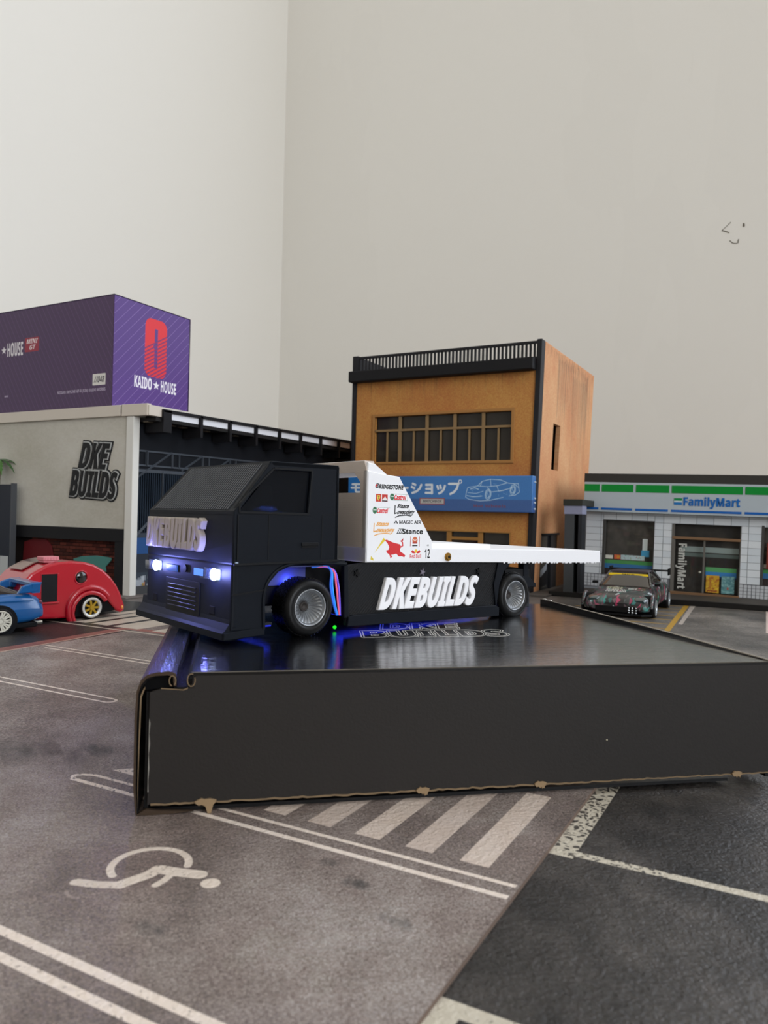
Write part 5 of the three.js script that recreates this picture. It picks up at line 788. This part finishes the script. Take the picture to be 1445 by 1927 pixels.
{ // drift car in front of the white store
  const t = thing('race_car', 'black toy race car splashed with pink, teal and white graffiti livery', 'car', [-72.5, 0, -362], 91 * Math.PI / 180);
  const livery = tex(1024, 1024, (c, w, h) => {
    seed = 202; c.fillStyle = '#1c1b1d'; c.fillRect(0, 0, w, h);
    const cols = ['#c93a68', '#25c0a0', '#5f756e', '#d3d8db', '#8a3456', '#34988f', '#6d5a60', '#2a2a2c', '#222124', '#3c4746'];
    for (let i = 0; i < 1100; i++) { c.fillStyle = cols[(rnd() * cols.length) | 0]; c.globalAlpha = rr(0.45, 0.95); const x = rnd() * w, y = rnd() * h, a = rr(0, 6.3), l = rr(20, 95), k = rr(6, 24); fillp(c, [[x, y], [x + Math.cos(a) * l * 0.5, y + Math.sin(a) * l], [x + Math.cos(a + 0.4) * l * 0.4, y + Math.sin(a + 0.4) * l + k], [x + Math.cos(a + 1.6) * k, y + k]], c.fillStyle); }
    c.globalAlpha = 1;
    for (const [str, u, v, px, col] of [['SUPER OIL', 196, 300, 60, '#e6e4dc'], ['GT GOLD', 246, 280, 54, '#d8d2b4'], ['RACE', 246, 590, 50, '#dcdad4'], ['GAME', 330, 470, 40, '#2fae8d']]) { c.save(); c.translate(u, v); c.rotate(Math.PI / 2); ctext(c, str, 0, 0, px, { color: col, sx: 1.0 }); c.restore(); }
  });
  const body = phys('#ffffff', 0.3, { map: livery, clearcoat: 0.5, clearcoatRoughness: 0.2 }), glass = phys('#3a342e', 0.1, { clearcoat: 0.4 }), blk = std('#0d0d0f', 0.5);
  // local x runs from nose to tail, z across (0 at the centre line)
  part(t, 'body', loft([[0, 11.5, 3.4, 6.8], [1.4, 14.2, 2.6, 8.2], [4.5, 15.6, 2.2, 9.6], [10, 15.9, 2.2, 10.8], [18, 15.6, 2.4, 12.0], [25, 15.2, 2.4, 12.9], [44, 15.2, 2.4, 13.6], [56, 16.4, 2.6, 14.0], [66, 16.0, 3, 13.8], [72, 14.2, 4.2, 12.4], [73, 12.6, 5, 11]].map((s) => [...s, 0.4]), 72), body).geometry && liveryUv(t.children[0].geometry.scale(1000, 1000, 1000)).scale(MM, MM, MM);
  part(t, 'cabin_glass', loft([[23.5, 12.6, 12, 13.0], [32, 11.6, 12, 17.2], [37, 10.9, 12, 19.4], [52, 10.7, 12, 19.2], [60, 11.4, 12, 15.6], [64, 12, 12.4, 14]].map((s) => [...s, 0.42]), 36, 0.14), glass, 'brown tinted glass');
  part(t, 'roof_panel', loft([[36.6, 9.3, 18.8, 19.6], [40, 9.4, 19.0, 20.0], [51, 9.2, 18.9, 19.8], [53, 9, 18.5, 19.2]]), std('#4a3f46', 0.4));
  part(t, 'sun_strip', [-1, 1].map((s) => bar([33.1, 17.55, s * 2.2], [33.1, 17.4, s * 9.9], 0.3, 0.2)).length ? X([[-9.8, 0], [9.8, 0], [9.4, 1.35], [-9.4, 1.35]], 0, 0.12).rotateX(-0.75).rotateY(-Math.PI / 2).translate(33.1, 17.35, 0) : null, std('#d8b81e', 0.5), 'yellow sun strip');
  part(t, 'sun_strip_text', flatText('ORACAL', 0.75, 6.5, { depth: 0.05 }).translate(-3.2, 0.3, 0.14).rotateX(-0.75).rotateY(-Math.PI / 2).translate(33.1, 17.35, 0), blk);
  part(t, 'pillar', [-1, 1].flatMap((s) => [bar([24.5, 12.9, s * 12.2], [36.8, 19.1, s * 9.5], 0.7, 0.7), bar([53, 19.0, s * 9.2], [63, 14, s * 11.6], 0.9, 0.9)]), body);
  part(t, 'bumper_intake', B(-0.25, 1.2, 2.4, 5.2, -9.2, 9.2, 0.3), blk); part(t, 'splitter', XZ([[-1.4, -12], [-1.4, 12], [2.4, 15.8], [8, 15.8], [8, -15.8], [2.4, -15.8]], 1.2, 2.0), blk);
  for (const s of [-1, 1]) { part(t, 'headlamp', loft([[1.0, 2.2, 6.8, 8.2], [2.6, 3, 7.2, 9.0], [4.4, 2.4, 8.6, 9.4]], 20).translate(0, 0, s * 10.6), phys('#23373a', 0.1, { clearcoat: 1 })); part(t, 'fender_flare', [9, 57].map((x) => new THREE.TorusGeometry(5.6, 0.8, 10, 28, Math.PI).translate(x, 4.6, s * 15.6)), body); part(t, 'mirror', B(26, 28, 13.2, 14.6, s * 15 - 1.4, s * 15 + 1.4, 0.4), blk); }
  for (const x of [9, 57]) part(t, 'wheel_arch', cyl(5.3, 5.3, 32.2, 36).rotateX(Math.PI / 2).translate(x, 4.8, 0), std('#08080a', 0.8));
  const silver = std('#aeb3b6', 0.3, { metalness: 0.6 });
  for (const x of [9, 57]) { carWheel(t, x, 4.7, 17.0, 0, 4.7, 4, silver, 6, tyreM); carWheel(t, x, 4.7, -17.0, Math.PI, 4.7, 4, silver, 6, tyreM); }
  part(t, 'fog_cluster', (() => { seed = 5; const g = []; for (let k = 0; k < 9; k++) g.push(new THREE.SphereGeometry(rr(0.35, 0.6), 10, 8).translate(-0.6, 2.6 + (k % 3) * 1.1, 6.2 + ((k / 3) | 0) * 1.6)); return g; })(), std('#c8ccd0', 0.15, { metalness: 0.8 }), 'shiny lamp cluster in the bumper');
  part(t, 'rear_wing', [B(66, 72, 18.4, 19.0, -15, 15, 0.2), ...[-1, 1].map((s) => B(65, 73, 16.4, 20, s * 15.2 - 0.3, s * 15.2 + 0.3, 0.1)), ...[-1, 1].map((s) => B(68, 69.4, 13.2, 18.6, s * 8 - 0.4, s * 8 + 0.4))], blk, 'black rear wing');
}
// ---------- dark banner post and the palm behind it, at the left edge ----------
{
  const t = thing('banner_post', 'tall black post with a pale label near its foot at left edge', 'post', [-390.4, 1.05, -273]);
  part(t, 'panel', B(-7.5, 4.2, 0, 56.6, -2, 0.8, 0.3), std('#1f2430', 0.45));
  part(t, 'edge', B(4.2, 5.0, 0, 57.3, -2.4, 1.0, 0.1), std('#4a4c50', 0.4));
  part(t, 'label', B(-3.9, 3.0, 3.0, 16.2, 0.8, 0.95), std('#b9bcbc', 0.6), 'pale blank label');
  part(t, 'foot', B(-8, 5.4, -0.6, 0.8, -4, 3, 0.2), std('#17181b', 0.6));
}
{
  const t = thing('palm_plant', 'small green model palm whose leaf tips enter at the left edge', 'plant', [-401, 1.05, -274]);
  part(t, 'trunk', tube([[0, -0.5, 0], [0.5, 20, 0], [0, 44, 0], [0.4, 71, 0]], 1.3, 20, 8), std('#5b4a35', 0.85));
  const greens = ['#35602a', '#4a7a34', '#2c5226'].map((h) => new THREE.MeshPhysicalMaterial({ color: h, roughness: 0.6, transmission: 0.3, thickness: 0, side: THREE.DoubleSide })); seed = 12;
  for (let k = 0; k < 13; k++) {
    const a = k / 13 * Math.PI * 2, len = 15 + rr(-1, 3), lift = rr(0.2, 1.0), n = 14, pos = [], idx = [];
    for (let i = 0; i <= n; i++) { const u = i / n, r = len * u, y = lift * 7 * u - 12 * u * u, w = 1.7 * Math.sin(Math.PI * Math.min(1, u * 0.94 + 0.06)) * (i % 2 ? 1 : 0.55); for (const s of [-1, 0, 1]) pos.push(r * Math.cos(a) - s * w * Math.sin(a), y - Math.abs(s) * w * 0.4, r * Math.sin(a) + s * w * Math.cos(a)); }
    for (let i = 0; i < n; i++) for (let s = 0; s < 2; s++) { const q = i * 3 + s; idx.push(q, q + 3, q + 1, q + 1, q + 3, q + 4); }
    const g = new THREE.BufferGeometry(); g.setAttribute('position', new THREE.Float32BufferAttribute(pos, 3)); g.setIndex(idx); g.computeVertexNormals();
    part(t, 'leaf', g.translate(0.4, 71, 0), greens[k % 3]);
  }
}
renderer.render(scene, camera);
